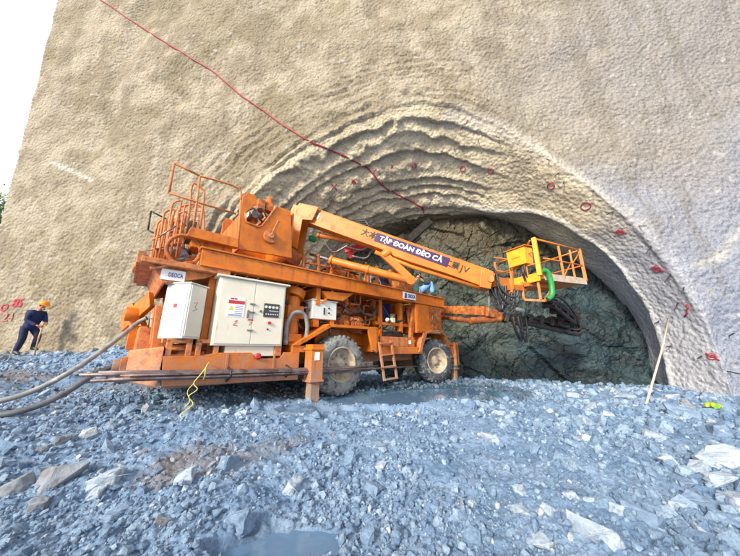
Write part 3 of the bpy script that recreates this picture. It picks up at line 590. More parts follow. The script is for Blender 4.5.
gv = mesh_np('gravel', V, Fc, M['soil'], smooth=False, tint=np.repeat(tb, len(ico), 0)); tag(gv, 'blue-grey crushed rock strewn over the whole site floor', 'gravel', kind='stuff')
# ================================================================== THE MACHINE
mc = empty('drilling_machine', mw=MM, label='large orange wheeled tunnel drilling machine with white cabinets, booms and a basket', cat='drilling machine')
def part(m, name, mt, parent=mc, bevel=.006): return m.build(name, mt, parent, bevel)
# --- chassis
part(MB().box(-2.9, 4.0, .55, 1.0, .62, .95).box(-2.9, 4.0, 1.5, 1.9, .62, .95).box(-2.9, -2.75, .55, 1.9, .6, .97).box(3.85, 4.0, .5, 1.95, .6, 1.0).box(-.3, .3, .4, 2.0, .45, .62).box(3.0, 3.5, .4, 2.0, .45, .62), 'chassis', 'rust')
part(MB().prism([(-2.95, .42), (-.95, .38), (-.95, .86), (-1.25, .86), (-1.32, .76), (-1.75, .76), (-1.82, .86), (-2.35, .86), (-2.5, .82), (-3.0, .82)], 0, .14)
     .box(-2.9, -.95, .14, 2.2, .38, .46).box(-2.2, -2.16, -.012, 0, .42, .84).box(-1.45, -1.41, -.012, 0, .40, .84), 'side_skirt', 'orange')
part(MB().prism([(-.98, .38), (.0, .38), (.0, .8), (-.98, .86)], 1.9, 2.1).prism([(-3.0, .42), (-.95, .38), (-.95, .86), (-3.0, .82)], 2.06, 2.2), 'far_skirt', 'rust')
part(MB().hexa([(-3.0, .0, .4), (-3.0, 2.2, .4), (-3.0, 2.2, .95), (-3.0, .0, .95)], [(-3.35, .25, .5), (-3.35, 1.95, .5), (-3.35, 1.95, .9), (-3.35, .25, .9)]).box(-3.3, -2.95, .7, 1.6, .9, 1.25), 'rear_bumper', 'worn', bevel=.02)
part(MB().box(-3.42, -3.35, .45, .75, .55, .8).cyl((-3.5, .6, .68), (-3.3, .6, .68), .09).cyl((-3.5, 1.0, .68), (-3.3, 1.0, .68), .07), 'hose_coupling', 'rust')
# --- engine deck base behind the cabinets
part(MB().box(-2.9, -.9, .75, 2.1, .95, 1.0).box(-.9, 4.0, .9, 2.1, 1.0, 1.06).box(-2.6, -1.25, 1.0, 2.05, 1.0, 1.9), 'inner_housing', 'dark')
# --- big control cabinet
a = PX(208, 344); x0, x1, z0, z1 = -2.44, -1.31, .965, 2.06
cab = part(MB().box(x0, x1, .0, .55, z0, z1), 'control_cabinet', 'cream', bevel=.012)
part(MB().hexa([(x0-.05, -.05, z1), (x1+.06, -.05, z1), (x1+.06, .6, z1), (x0-.05, .6, z1)], [(x0-.05, -.05, z1+.03), (x1+.06, -.05, z1+.03), (x1+.06, .6, z1+.05), (x0-.05, .6, z1+.05)]), 'lid', 'cream', cab)
xm = -1.87
part(MB().box(x0+.03, xm-.006, -.014, 0, z0+.03, z1-.03), 'door', 'cream', cab, .004); part(MB().box(xm+.006, x1-.03, -.014, 0, z0+.03, z1-.03), 'door', 'cream', cab, .004)
part(MB().box(-1.70, -1.42, -.028, -.014, 1.46, 1.70), 'gauge_panel', 'panel', cab, .012)
g = MB()
for k in range(4): g.cyl((-1.665+k*.065, -.028, 1.635), (-1.665+k*.065, -.036, 1.635), .024, n=14)
for k in range(6): g.box(-1.665+k*.042, -1.645+k*.042, -.034, -.028, 1.50, 1.52)
for k in range(5): g.box(-1.60+k*.035, -1.578+k*.035, -.034, -.028, 1.562, 1.576)
part(g, 'gauges', 'white', cab, 0)
part(MB().cyl((-1.58, -.014, 1.36), (-1.58, -.04, 1.36), .028).cyl((-1.6, -.014, 1.26), (-1.6, -.03, 1.26), .001), 'stop_button', 'red', cab, 0)
for zz_ in (1.22, 1.66, 1.52): part(MB().box(xm-.07, xm+.02, -.035, -.014, zz_-.012, zz_+.012), 'latch', 'steel', cab, .002)
part(MB().box(xm-.1, xm-.07, -.04, -.014, 1.42, 1.55), 'door_handle', 'steel', cab, .002); part(MB().cyl((-1.75, -.014, 1.55), (-1.75, -.05, 1.55), .018), 'door_knob', 'steel', cab, 0); part(MB().cyl((-1.6, -.014, 1.25), (-1.6, -.03, 1.25), .014), 'key_switch', 'dark', cab, 0)
lb = part(MB().box(-2.28, -2.02, -.019, -.014, 1.42, 1.74), 'warning_label', 'txtw', cab, 0)
fr_ = lambda x_, y_, z_: frame((x_, y_, z_), (1, 0, 0), (0, 0, 1))
part(MB().box(-2.25, -2.2, -.022, -.019, 1.705, 1.73).box(-2.19, -2.15, -.022, -.019, 1.705, 1.73), 'label_mark', 'red', cab, 0)
part(MB().box(-2.275, -2.025, -.0215, -.019, 1.635, 1.69), 'label_band', 'red', cab, 0)
part(MB().prism([(-2.265, 1.53), (-2.185, 1.53), (-2.225, 1.60)], -.0215, -.019), 'warning_triangle', 'ylw', cab, 0)
g = MB()
for k in range(5): g.box(-2.165, -2.045, -.0212, -.019, 1.60-k*.03, 1.606-k*.03)
for k in range(3): g.box(-2.26, -2.05, -.0212, -.019, 1.46-k*.012, 1.464-k*.012)
part(g, 'label_lines', 'txtb', cab, 0)
part(MB().box(-1.95, -1.86, -.0185, -.014, 1.38, 1.40), 'label_strip', 'red', cab, 0)
g = MB(); g.tube([(-2.15, -.016, 1.35), (-2.11, -.016, 1.37), (-2.13, -.016, 1.33), (-2.17, -.016, 1.29), (-2.1, -.016, 1.28)], .005, 5); g.tube([(-1.93, -.016, 1.36), (-1.88, -.016, 1.36), (-1.92, -.016, 1.30)], .004, 5); part(g, 'red_scrawl', 'red', cab, 0)
low = part(MB().box(-2.22, -1.42, .06, .5, .80, .965), 'lower_cabinet', 'cream')
part(MB().box(-1.42, -1.3, .02, .5, .8, .965).box(-2.42, -2.3, .3, .55, .8, .965), 'cabinet_foot', 'worn')
part(MB()._lathe(Vector((-1.72, .0, .80)), Vector((0, -1, 0)), [(0, .05), (.03, .055), (.05, .03)], 14, True), 'marker_lamp', 'red', bevel=0)
# --- narrow white cabinet, standing a little out at the rear corner
wx = Matrix.Translation(Vector((-2.83, -.08, 1.06))) @ Matrix.Rotation(R(40), 4, 'Z')
wc = part(MB(wx).box(0, .34, 0, .40, 0, .80), 'switch_cabinet', 'white', bevel=.01)
part(MB(wx).hexa([(-.02, -.02, .80), (.36, -.02, .80), (.36, .42, .80), (-.02, .42, .80)], [(-.02, -.02, .82), (.36, -.02, .82), (.36, .42, .83), (-.02, .42, .83)]), 'lid', 'cream', wc)
part(MB(wx).box(.02, .32, -.012, 0, .03, .78), 'side_plate', 'cream', wc, .003); part(MB(wx).box(-.012, 0, .03, .37, .03, .78), 'door', 'white', wc, .003)
part(MB(wx).box(-.016, -.012, .16, .22, .44, .50), 'red_mark', 'red', wc, 0)
g = MB(wx)
for k in range(4): g.box(-.0145, -.012, .12, .26, .20+k*.045, .212+k*.045)
part(g, 'green_lines', 'txtg', wc, 0)
g = MB(wx); g.tube([(.10, -.014, .52), (.17, -.014, .54), (.13, -.014, .46), (.18, -.014, .44), (.1, -.014, .4)], .004, 5); part(g, 'scrawl', 'red', wc, 0)
# C shaped stands under it
g = MB()
for xa, ya in ((-2.98, .03), (-2.62, .03)):
    g.box(xa, xa+.07, ya, ya+.1, .82, 1.05); g.box(xa+.24, xa+.31, ya, ya+.1, .82, 1.05); g.box(xa, xa+.31, ya, ya+.1, 1.0, 1.055)
g.box(-3.0, -2.4, .1, .6, .8, .84)
part(g, 'cabinet_stand', 'worn')
g = MB(); g.cyl((-2.95, .4, .93), (-2.3, .35, .93), .05); g.cyl((-2.7, .25, .9), (-2.4, .25, 1.02), .035); part(g, 'pipe_run', 'rust', bevel=0)
# orange rear door / tank
rx = Matrix.Translation(Vector((-3.12, .5, .93))) @ Matrix.Rotation(R(-4), 4, 'Y')
rb = part(MB(rx).box(0, .24, 0, .62, 0, .64), 'rear_locker', 'worn', bevel=.012)
part(MB(rx).box(-.014, 0, .05, .57, .05, .60), 'door', 'worn', rb, .004); part(MB(rx).tube([(-.014, .12, .3), (-.05, .12, .3), (-.05, .12, .44), (-.014, .12, .44)], .009, 6), 'handle', 'dark', rb, 0)
part(MB(rx).box(-.018, -.014, .2, .5, .28, .54), 'faded_panel', mat('faded_grey_paint', (.42, .36, .33), (.5, .3, .22), 6, .8), rb, 0)
g = MB(); g.beam((-3.15, 1.3, 1.0), (-3.45, 1.75, 1.65), .12, .22); g.beam((-3.2, 1.2, 1.75), (-3.5, 1.9, 1.35), .08, .3); g.cyl((-3.5, 1.5, 1.5), (-3.3, 1.5, 1.5), .12); g.box(-3.4, -3.1, 1.3, 2.1, .9, 1.3)
part(g, 'cable_reel_arm', 'orange')
# --- deck beams
g = MB()
for y0 in (0, 2.0):
    g.box(-2.75, 3.92, y0, y0+.14, 2.20, 2.46); g.box(-2.78, 3.94, y0-.03, y0+.17, 2.46, 2.49); g.box(-2.75, 3.94, y0-.03, y0+.17, 2.175, 2.20)
for xx in (-2.5, -1.2, 0, 1.2, 2.5, 3.78): g.box(xx, xx+.14, .14, 2.0, 2.24, 2.42)
part(g, 'deck_beam', 'orange')
g = MB()
for k in range(26): g.box(-2.6+k*.25, -2.38+k*.25, .17, 1.97, 2.49, 2.505)
part(g, 'deck_plate', 'rust')
g = MB()
for k in range(34): g.cyl((-2.6+k*.19, -.005, 2.43), (-2.6+k*.19, -.02, 2.43), .012, n=6)
part(g, 'bolt_row', 'rust', bevel=0)
sg = part(MB().box(1.95, 2.48, -.045, -.03, 2.235, 2.42), 'name_plate', 'txtw', bevel=.003)
lettering('DEOCA', .13, fr_(2.29, -.049, 2.325), 'txtb', sg, .003, width=.3); part(MB().prism([(2.0, 2.26), (2.09, 2.26), (2.09, 2.4), (2.03, 2.4)], -.05, -.045), 'emblem', 'txtb', sg, 0)
for xx, y0 in ((-2.55, .25), (-1.15, .3), (.3, .5), (1.3, .4), (2.2, .4), (3.75, .3)):
    part(MB().box(xx, xx+.1, y0, y0+.12, 1.0, 2.18), 'deck_post', 'orange'); part(MB().box(xx, xx+.1, 1.85, 1.97, 1.0, 2.18), 'deck_post', 'orange')
# wedge bracket at the rear with a small plate
g = MB(); wp_ = [(-3.3, 2.1), (-2.5, 2.1), (-2.62, 2.02), (-3.16, 1.84)]; g.prism(wp_, .12, .18); g.prism(wp_, 1.8, 1.86); g.hexa([(-3.3, .18, 2.1), (-3.26, .18, 2.1), (-3.13, .18, 1.84), (-3.16, .18, 1.84)], [(-3.3, 1.8, 2.1), (-3.26, 1.8, 2.1), (-3.13, 1.8, 1.84), (-3.16, 1.8, 1.84)]); g.box(-3.02, -2.92, .3, .4, 1.0, 2.1); g.box(-3.02, -2.92, 1.6, 1.7, 1.0, 2.1)
wb_ = part(g, 'rear_bracket', 'worn', bevel=.012)
pf = frame((-3.05, .12, 1.985), (1, 0, .0), (.0, 0, 1)); part(MB(pf).box(-.15, .15, -.08, .08, .004, .012), 'small_plate', 'txtw', wb_, 0); lettering('DEOCA', .09, pf @ Matrix.Translation((.03, 0, .015)), 'txtb', wb_, .001, width=.18)
# --- rear platform with guard rails
g = MB(); g.box(-3.45, -2.3, .0, 2.0, 2.10, 2.18); g.tube(spline([(-3.4, .3, 2.25), (-3.5, .9, 2.2), (-3.45, 1.6, 2.25), (-3.1, 2.0, 2.3)], 5), .04, 8); g.box(-3.5, -3.42, .2, 1.9, 2.12, 2.3)
part(g, 'rear_platform', 'worn')
def rail(name, plist, r=.02, mt='worn'):
    g = MB()
    for p_ in plist: g.tube(p_, r, 7)
    return part(g, name, mt, bevel=0)
# high swinging guard frame
q = lambda u, v, w_=0: tuple(PX(u, v, w_))
def qy(l): return [q(*a_) for a_ in l]
rail('guard_rail', [qy([(169, 193), (174, 163)]), spline(qy([(174, 163), (200, 176)]), 2), spline(qy([(200, 176), (222, 182), (236, 187), (241, 192), (241, 200)]), 4), qy([(241, 200), (238, 248)]), qy([(169, 193), (200, 203), (236, 214)]), qy([(200, 176), (193, 232)])], .018)
rail('guard_rail', [spline(qy([(187, 235, -.4), (190, 205, -.4), (192, 186, -.4), (196, 184, -.4), (203, 190, -.4), (204, 197, -.4), (199, 236, -.4)]), 4)], .018)
rail('guard_rail', [qy([(148, 230, -.9), (151, 211, -.9)]), qy([(151, 211, -.9), (166, 219, -.9)]), qy([(148, 230, -.9), (160, 236, -.9)])], .014, 'dark')
for i in range(5): rail('gate_bar', [qy([(151+i*5, 264-i, -.95), (156+i*5.6, 228-i*3.4, -.95)])], .013)
rail('gate_rail', [qy([(150, 250, -.35), (182, 243, -.35)]), qy([(152, 240, -.5), (186, 225, -.5)]), qy([(148, 262, -.35), (184, 256, -.35)])], .015)
rail('gate_rail', [qy([(150, 268, -.1), (196, 262, -.1)]), qy([(149, 258, -.8), (176, 240, -.8)])], .03)
part(MB().box(-3.3, -2.75, .35, .9, 2.2, 2.42).box(-3.2, -2.9, 1.0, 1.5, 2.2, 2.55), 'winch_box', 'rust')
for i, (u0, u1, vt, vb, ww) in enumerate([(150, 158, 222, 266, -.75), (157, 168, 212, 262, -.6), (165, 175, 203, 258, -.45), (170, 180, 214, 258, -.35)]):
    rail('gate_frame', [spline(qy([(u0, vb, ww), (u0+6, vt+8, ww), (u0+9, vt, ww), (u1+6, vt-2, ww), (u1+5, vt+6, ww), (u1-2, vb, ww)]), 4), qy([(u0+1, vb-12, ww), (u1, vb-14, ww)])], .016)
for i in range(5): rail('gate_bar', [qy([(152+i*6, 262-i*1.2, -.3), (160+i*6.2, 224-i*4.5, -.3)])], .014)
# mesh backs
for (ua, ub, va, vb_, ww) in ((178, 202, 207, 243, -.9), (171, 182, 222, 250, -.7)):
    g = MB()
    for k in range(9):
        f_ = k/8; g.tube([q(ua+(ub-ua)*f_+(0), vb_, ww), q(ua+3+(ub-ua)*f_, va, ww)], .006, 5); g.tube([q(ua, vb_+(va-vb_)*f_, ww), q(ub, vb_+(va-vb_)*f_, ww)], .006, 5)
    g.tube(spline([q(ua, vb_, ww), q(ua, va+6, ww), q(ua+5, va-1, ww), q(ub, va+1, ww), q(ub+2, vb_, ww)], 4), .018, 6)
    part(g, 'mesh_panel', 'worn', bevel=0)
g = MB(); g.tube([q(188, 250, -.3), q(203, 232, -.1)], .018, 7); g.tube([q(160, 236, -.2), q(176, 226, -.2)], .012, 6); part(g, 'cylinder_rod', 'steel', bevel=0)
# ring guard and round tank behind it
g = MB(); c0 = Vector(q(184, 250, -.1)); g.tube([c0+Vector((math.cos(t)*.22, 0, math.sin(t)*.24)) for t in [k*2*math.pi/20 for k in range(21)]], .03, 8); part(g, 'ring_guard', 'rust', bevel=0)
part(MB()._lathe(c0+Vector((0, .25, -.02)), Vector((0, 1, 0)), [(0, .1), (.05, .16), (.3, .16), (.35, .08)], 18, True), 'float_tank', 'steel', bevel=0)
# platform side boards
part(MB().prism([tuple(PX(191, 227))[0::2], tuple(PX(238, 239))[0::2], tuple(PX(238, 248))[0::2], tuple(PX(186, 236))[0::2]], -.02, .1), 'toe_board', 'orange')
part(MB().box(-2.9, -2.3, .1, .5, 2.49, 2.62).box(-2.65, -2.42, .15, .5, 2.62, 2.72), 'valve_block', 'orange'); part(MB().box(-2.95, -2.85, .3, .7, 2.7, 3.0), 'dark_box', 'dark')
# --- turret housing (two plates with a notch, machinery between)
hp = [tuple(PX(u, v, -.12))[0::2] for u, v in [(238, 249), (241, 212), (243, 196), (248, 192), (256, 196), (257, 204), (245, 213), (246, 222), (258, 227), (262, 226), (277, 206), (291, 211), (292, 258)]]
tr = part(MB().prism(hp, .12, .17).prism(hp, 1.5, 1.55), 'turret_housing', 'orange', bevel=.008)
part(MB().prism([hp[0], hp[1], (hp[1][0]+.04, hp[1][1]), (hp[0][0]+.04, hp[0][1])], .17, 1.5).prism([hp[10], hp[11], (hp[11][0], hp[11][1]-.03), (hp[10][0], hp[10][1]-.03)], .17, 1.5).box(hp[12][0]-.04, hp[12][0], .17, 1.5, hp[12][1], hp[11][1]), 'cross_plate', 'orange', tr)
part(MB().tube([(hp[i][0], .11, hp[i][1]) for i in (6, 7, 8, 9, 10)], .02, 6), 'notch_rim', 'worn', tr, 0)
g = MB(); cc = Vector(PX(270, 237, -.1)); g.cyl(cc+Vector((0, .02, 0)), cc+Vector((0, -.05, 0)), .13, n=20); g.cyl(cc+Vector((0, -.05, 0)), cc+Vector((0, -.09, 0)), .05); g.beam(cc+Vector((0, -.08, 0)), Vector(PX(279, 221, -.05)), .03, .05); part(g, 'crank', 'worn', tr, .004)
g = MB(); c2 = Vector(PX(252, 216, -.4)); g.cyl(c2+Vector((-.15, 0, 0)), c2+Vector((.12, .3, .05)), .1); g.cyl(c2+Vector((.0, -.2, -.05)), c2+Vector((.2, .1, .1)), .06)
g.tube(spline([c2+Vector((-.2, 0, 0)), c2+Vector((0, -.1, .12)), c2+Vector((.2, 0, -.05)), c2+Vector((.35, 0, .1))], 6), .022, 6); g.tube(spline([c2+Vector((-.1, 0, -.1)), c2+Vector((.1, -.1, .18)), c2+Vector((.3, 0, .05))], 6), .018, 6); part(g, 'swing_motor', 'steel', tr, 0)
bc = Vector(PX(269, 203, -.5)); part(MB().box(bc.x-.08, bc.x+.08, bc.y-.08, bc.y+.08, bc.z-.22, bc.z-.02).box(bc.x-.25, bc.x-.1, bc.y-.1, bc.y+.1, bc.z-.25, bc.z-.03), 'lamp_bracket', 'rust', tr)
bm_ = mat('orange_lens', (.85, .12, .01), rough=.2); part(MB()._lathe(bc+Vector((0, 0, -.02)), Vector((0, 0, 1)), [(0, .065), (.02, .065), (.03, .055), (.13, .05), (.17, .02)], 16, True), 'beacon_lamp', bm_, tr, 0)
# --- main boom
B0 = MI @ PD(309, 216.5, 6.5); B1 = MI @ PD(491, 282, 5.75)
bd = (B1-B0).normalized(); bs = bd.cross(Vector((0, 0, 1))).normalized(); bu = bs.cross(bd).normalized()      # bs: toward the camera
if (MM.to_3x3() @ bs).y > 0: bs = -bs; 
bu = bd.cross(bs); bu = bu if bu.z > 0 else -bu
BL = (B1-B0).length
def BP(t, s=0, u=0): return B0+bd*(t*BL)+bs*s+bu*u
hw = .13
pf_ = [(0, .19, -.13), (.03, .21, -.19), (.08, .21, -.2), (.45, .20, -.19), (.52, .2, -.24), (.60, .2, -.24), (.8, .2, -.2), (.97, .2, -.2), (1.0, .16, -.2)]
g = MB(); poly = [(t, a_) for t, a_, b__ in pf_]+[(t, b__) for t, a_, b__ in reversed(pf_)]
g.hexa([BP(t, hw, u) for t, u in poly], [BP(t, -hw, u) for t, u in poly]); boom = part(g, 'boom', 'boom', bevel=.01)
g = MB(); g.hexa([BP(.02, hw+.004, .2), BP(.98, hw+.004, .19), BP(.98, hw+.004, .17), BP(.02, hw+.004, .18)], [BP(.02, hw-.01, .2), BP(.98, hw-.01, .19), BP(.98, hw-.01, .17), BP(.02, hw-.01, .18)]); part(g, 'edge_flange', 'boom', boom)
fb = lambda t, u, off=.006: frame(BP(t, hw+off, u), bd, bu)
if fb(.5, 0)[1][2] is None: pass
def tb_at(u_, v_):  # position along the boom for a photo column
    best = min(range(0, 1001), key=lambda k: abs((lambda P_: 370+F*P_.x/(P_.y*cT+P_.z*sT))(MM @ BP(k/1000, hw, 0))-u_)); return best/1000
ta, tb2 = tb_at(375, 0), tb_at(448, 0); cen = (ta+tb2)/2; half = (tb2-ta)*BL/2
part(MB(fb(cen, .035)).box(-half, half, -.105, .105, -.004, .004), 'purple_banner', 'purple', boom, 0)
lettering('TẬP ĐOÀN ĐÈO CẢ', .15, fb(cen-.004, .03, .012), 'txtw', boom, .004, width=half*2*.86)
lettering('大本', .19, fb(tb_at(368.5, 0), .035, .007), 'txtk', boom, .003); lettering('工業', .17, fb(tb_at(452, 0)-.004, .02, .0065), 'txtk', boom, .003); lettering('JV', .2, fb(tb_at(464.5, 0), .015, .007), 'txtk', boom, .0, width=.2)
part(MB(fb(.045, .04)).box(-.1, .1, -.08, .08, -.003, .003), 'worn_patch', 'steel', boom, 0)
g = MB(); 
for t in (.035, .985): g.cyl(BP(t, -hw-.06, 0), BP(t, hw+.06, 0), .07, n=18)
part(g, 'pivot_pin', 'worn', boom, .004)
g = MB(); g.hexa([BP(.93, hw+.03, .19), BP(.99, hw+.03, .18), BP(1.0, hw+.03, -.2), BP(.95, hw+.03, -.24)], [BP(.93, -hw-.03, .19), BP(.99, -hw-.03, .18), BP(1.0, -hw-.03, -.2), BP(.95, -hw-.03, -.24)]); part(g, 'boom_head', 'boom', boom, .012)
# slim tube under the boom's front half
g = MB(); g.tube([BP(.42, hw*.4, -.28), BP(.62, hw*.4, -.31), BP(.96, hw*.4, -.23)], .045, 10); part(g, 'tilt_cylinder', 'boom', boom, 0)
# root bracket
rp = [(-.06, .16), (.05, .22), (.05, -.14), (.0, -.2), (.045, -.9), (-.09, -.78)]
g = MB()
for s0 in (hw+.05, -hw-.09): g.hexa([BP(t, s0, u) for t, u in rp], [BP(t, s0+.04, u) for t, u in rp])
g.hexa([BP(-.09, .18, .1), BP(-.05, .18, .1), BP(-.05, .18, -.7), BP(-.09, .18, -.75)], [BP(-.09, -.18, .1), BP(-.05, -.18, .1), BP(-.05, -.18, -.7), BP(-.09, -.18, -.75)])
rbk = part(g, 'boom_bracket', 'boom', bevel=.008)
part(MB().cyl(BP(0, 0, -.95), BP(0, 0, -1.25)+Vector((0, 0, 0)), .3, n=24).box(BP(0).x-.35, BP(0).x+.35, .5, 1.4, 2.5, 2.56), 'slew_base', 'rust')
# lift cylinders
D0 = BP(-.0, .12, -.62); D1 = MI @ PD(400, 275, 5.95); D2 = MI @ PD(445, 279, 5.95)
g = MB(); a_ = MI @ PD(310, 254, 6.3); b1_ = MI @ PD(330, 260, 6.2); c1_ = MI @ PD(412, 281, 5.85)
g.cyl(a_, b1_, .035, n=14); lc = part(g, 'cylinder_rod', 'chrome', bevel=0)
g = MB(); g.cyl(b1_, c1_, .085, n=18); g.cyl(b1_, b1_.lerp(c1_, .03), .105, n=18); g.cyl(b1_.lerp(c1_, .46), b1_.lerp(c1_, .49), .1, n=18); g.cyl(b1_.lerp(c1_, .96), c1_, .1, n=18); part(g, 'lift_cylinder', 'boom', bevel=.004)
g = MB(); a_ = MI @ PD(313, 234, 6.6); b1_ = MI @ PD(318, 235, 6.6); c1_ = MI @ PD(352, 241, 6.4); g.cyl(b1_, c1_, .06, n=16); g.cyl(b1_, b1_.lerp(c1_, .06), .08); part(g, 'lift_cylinder', 'boom', bevel=.003)
part(MB()._lathe(MI @ PD(309, 238, 6.6), Vector((1, 0, 0)), [(0, .05), (.03, .08), (.16, .08), (.18, .05)], 14, True), 'green_cap', 'green', bevel=0)
g = MB()
for l_ in ([(325, 243), (333, 252), (343, 248), (352, 242)], [(345, 246), (360, 250), (372, 246), (380, 250)], [(352, 256), (366, 258), (373, 250), (384, 252)]): g.tube(spline([MI @ PD(u, v, 6.5) for u, v in l_], 6), .02, 6)
part(g, 'small_hose', 'steel', bevel=0)
g = MB(); g.beam(MI @ PD(345, 251, 6.7), MI @ PD(372, 243, 6.7), .1, .12); g.beam(MI @ PD(347, 245, 6.7), MI @ PD(352, 258, 6.7), .08, .1); part(g, 'red_linkage', 'red')
g = MB(); g.cyl(MI @ PD(383, 256, 6.0), MI @ PD(390, 251, 6.0), .1, n=14); g.beam(MI @ PD(383, 254, 6.0), MI @ PD(409, 278, 5.87), .12, .16); g.cyl(MI @ PD(411, 280, 5.75), MI @ PD(411, 280, 6.0), .1, n=14); part(g, 'cylinder_lug', 'boom')
# things standing on the deck behind the beam (seen between boom and beam)
g = MB(); p1 = PX(335, 273, -.5)
for (u, v0, v1) in ((303, 250, 268), (318, 254, 272), (331, 255, 275), (365, 262, 283), (400, 270, 290)): a1, b1 = PX(u, v1, -.3), PX(u+1, v0, -.3); g.beam(a1, b1, .05, .05, (1, 0, 0))
g.beam(PX(303, 262, -.3), PX(400, 280, -.3), .04, .04); part(g, 'deck_rail', 'rust')
part(MB().box(-.1, .55, .5, .9, 2.51, 2.86).box(.6, .95, .55, .9, 2.51, 2.8), 'hydraulic_tank', 'orange', bevel=.015)
part(MB().box(1.5, 1.9, .45, .5, 2.51, 3.02), 'purple_sheet', 'purple', bevel=0)
part(MB().box(1.43, 1.49, .42, .5, 2.5, 3.15).box(1.95, 2.02, .42, .5, 2.5, 3.15).box(1.1, 1.14, .42, .5, 2.5, 3.0).box(1.12, 2.0, .43, .47, 3.02, 3.06), 'sheet_frame', 'orange')
part(MB().box(2.3, 2.42, .4, .5, 2.5, 3.1).box(2.45, 3.0, .5, .9, 2.51, 2.95), 'valve_cabinet', 'rust')
for k in range(18):
    x_ = random.uniform(-.8, 3.0); y_ = random.uniform(.25, .8); h_ = random.uniform(.15, .38); g = MB(); g.tube(spline([(x_, y_, 2.5), (x_+.04, y_, 2.5+h_*.8), (x_+.18, y_+.03, 2.5+h_), (x_+.36, y_+.05, 2.5+h_*.6), (x_+.42, y_, 2.5)], 6), .018, 7); part(g, 'deck_hose', random.choice(['dark', 'dark', 'hose', 'rust']), bevel=0)
# --- machinery under the deck between the cabinet and front box
bx1, bx2 = PX(316, 299, .0), PX(341, 321, 0)
sb = part(MB().box(-.66, -.07, .12, .42, bx2.z+.02, bx1.z-.0), 'junction_box', 'white', bevel=.01)
part(MB().box(-.68, -.05, .10, .44, bx1.z, bx1.z+.025), 'lid', 'white', sb); part(MB().box(-.40, -.375, .10, .12, 1.62, 1.76), 'slot', 'dark', sb, 0)
part(MB().cyl((-.27, .12, 1.76), (-.27, .1, 1.76), .018).cyl((-.27, .12, 1.66), (-.27, .1, 1.66), .018), 'knob', 'dark', sb, 0)
part(MB().box(-.62, -.48, .15, .4, 1.36, bx2.z+.02).box(-.2, -.1, .15, .4, 1.36, bx2.z+.02), 'box_foot', 'orange', sb)
g = MB(); g.cyl((-1.0, .3, 1.0), (-1.0, .3, 1.95), .13, n=18); g.cyl((-1.0, .3, 1.95), (-.95, .3, 2.1), .2, n=18); g.box(-1.16, -.82, .18, .45, 1.5, 1.75); g.box(-1.12, -.85, .15, .45, 1.05, 1.2); part(g, 'water_pump', 'orange', bevel=.008)
g = MB(); g.tube(spline([(-1.18, .12, 1.0), (-1.2, .08, 1.35), (-1.1, .06, 1.58), (-.88, .06, 1.58), (-.78, .08, 1.35), (-.78, .12, 1.05)], 6), .04, 10); part(g, 'pump_hose', 'hose', bevel=0)
g = MB(); g.cyl((.0, .35, 1.52), (.0, .75, 1.52), .12, n=20); g.cyl((.3, .3, 1.52), (.3, .8, 1.52), .17, n=20); g.cyl((.62, .28, 1.48), (.62, .8, 1.48), .2, n=22); g.cyl((.62, .24, 1.48), (.62, .28, 1.48), .15, n=22); g.cyl((.1, .5, 1.75), (.75, .5, 1.85), .1, n=16); g.cyl((.35, .4, 1.9), (.35, .4, 2.1), .09)
part(g, 'hydraulic_pump', 'worn', bevel=.004)
for k in range(20):                    # rigid pipe runs with elbows and collars
    x_ = random.uniform(-.9, 1.0); z_ = random.uniform(1.45, 2.0); y_ = random.uniform(.18, .5); r_ = random.choice([.014, .02, .028]); L1, L2, L3 = random.uniform(.1, .35), random.uniform(-.3, .3), random.uniform(.1, .3)
    p_ = [Vector((x_, y_, z_)), Vector((x_+L1, y_, z_)), Vector((x_+L1+.04, y_, z_+math.copysign(.04, L2))), Vector((x_+L1+.04, y_, z_+L2)), Vector((x_+L1+.08, y_+.03, z_+L2+math.copysign(.03, L2))), Vector((x_+L1+.08+L3, y_+.04, z_+L2+math.copysign(.03, L2)))]
    g = MB().tube(p_, r_, 8); g.cyl(p_[0], p_[0]+Vector((.03, 0, 0)), r_*1.7, n=8); g.cyl(p_[1]-Vector((.03, 0, 0)), p_[1], r_*1.6, n=8); part(g, 'pipe', random.choice(['rust', 'worn', 'orange', 'steel']), bevel=0)
for (cx_, cy_, cz_, r_) in ((.3, .3, 1.52, .17), (.62, .24, 1.48, .2), (.0, .35, 1.52, .12)):
    g = MB(); ax_ = Vector((0, -1, 0)); g._lathe(Vector((cx_, cy_, cz_)), ax_, [(0, r_*.95), (.02, r_*.95), (.02, r_*.5), (.05, r_*.45), (.05, r_*.2), (.08, r_*.18)], 20, False)
    for k in range(8): t = k*math.pi/4; q_ = Vector((cx_+math.cos(t)*r_*.72, cy_-.02, cz_+math.sin(t)*r_*.72)); g.cyl(q_, q_+Vector((0, -.025, 0)), .014, n=6)
    part(g, 'pump_flange', 'rust', bevel=0)
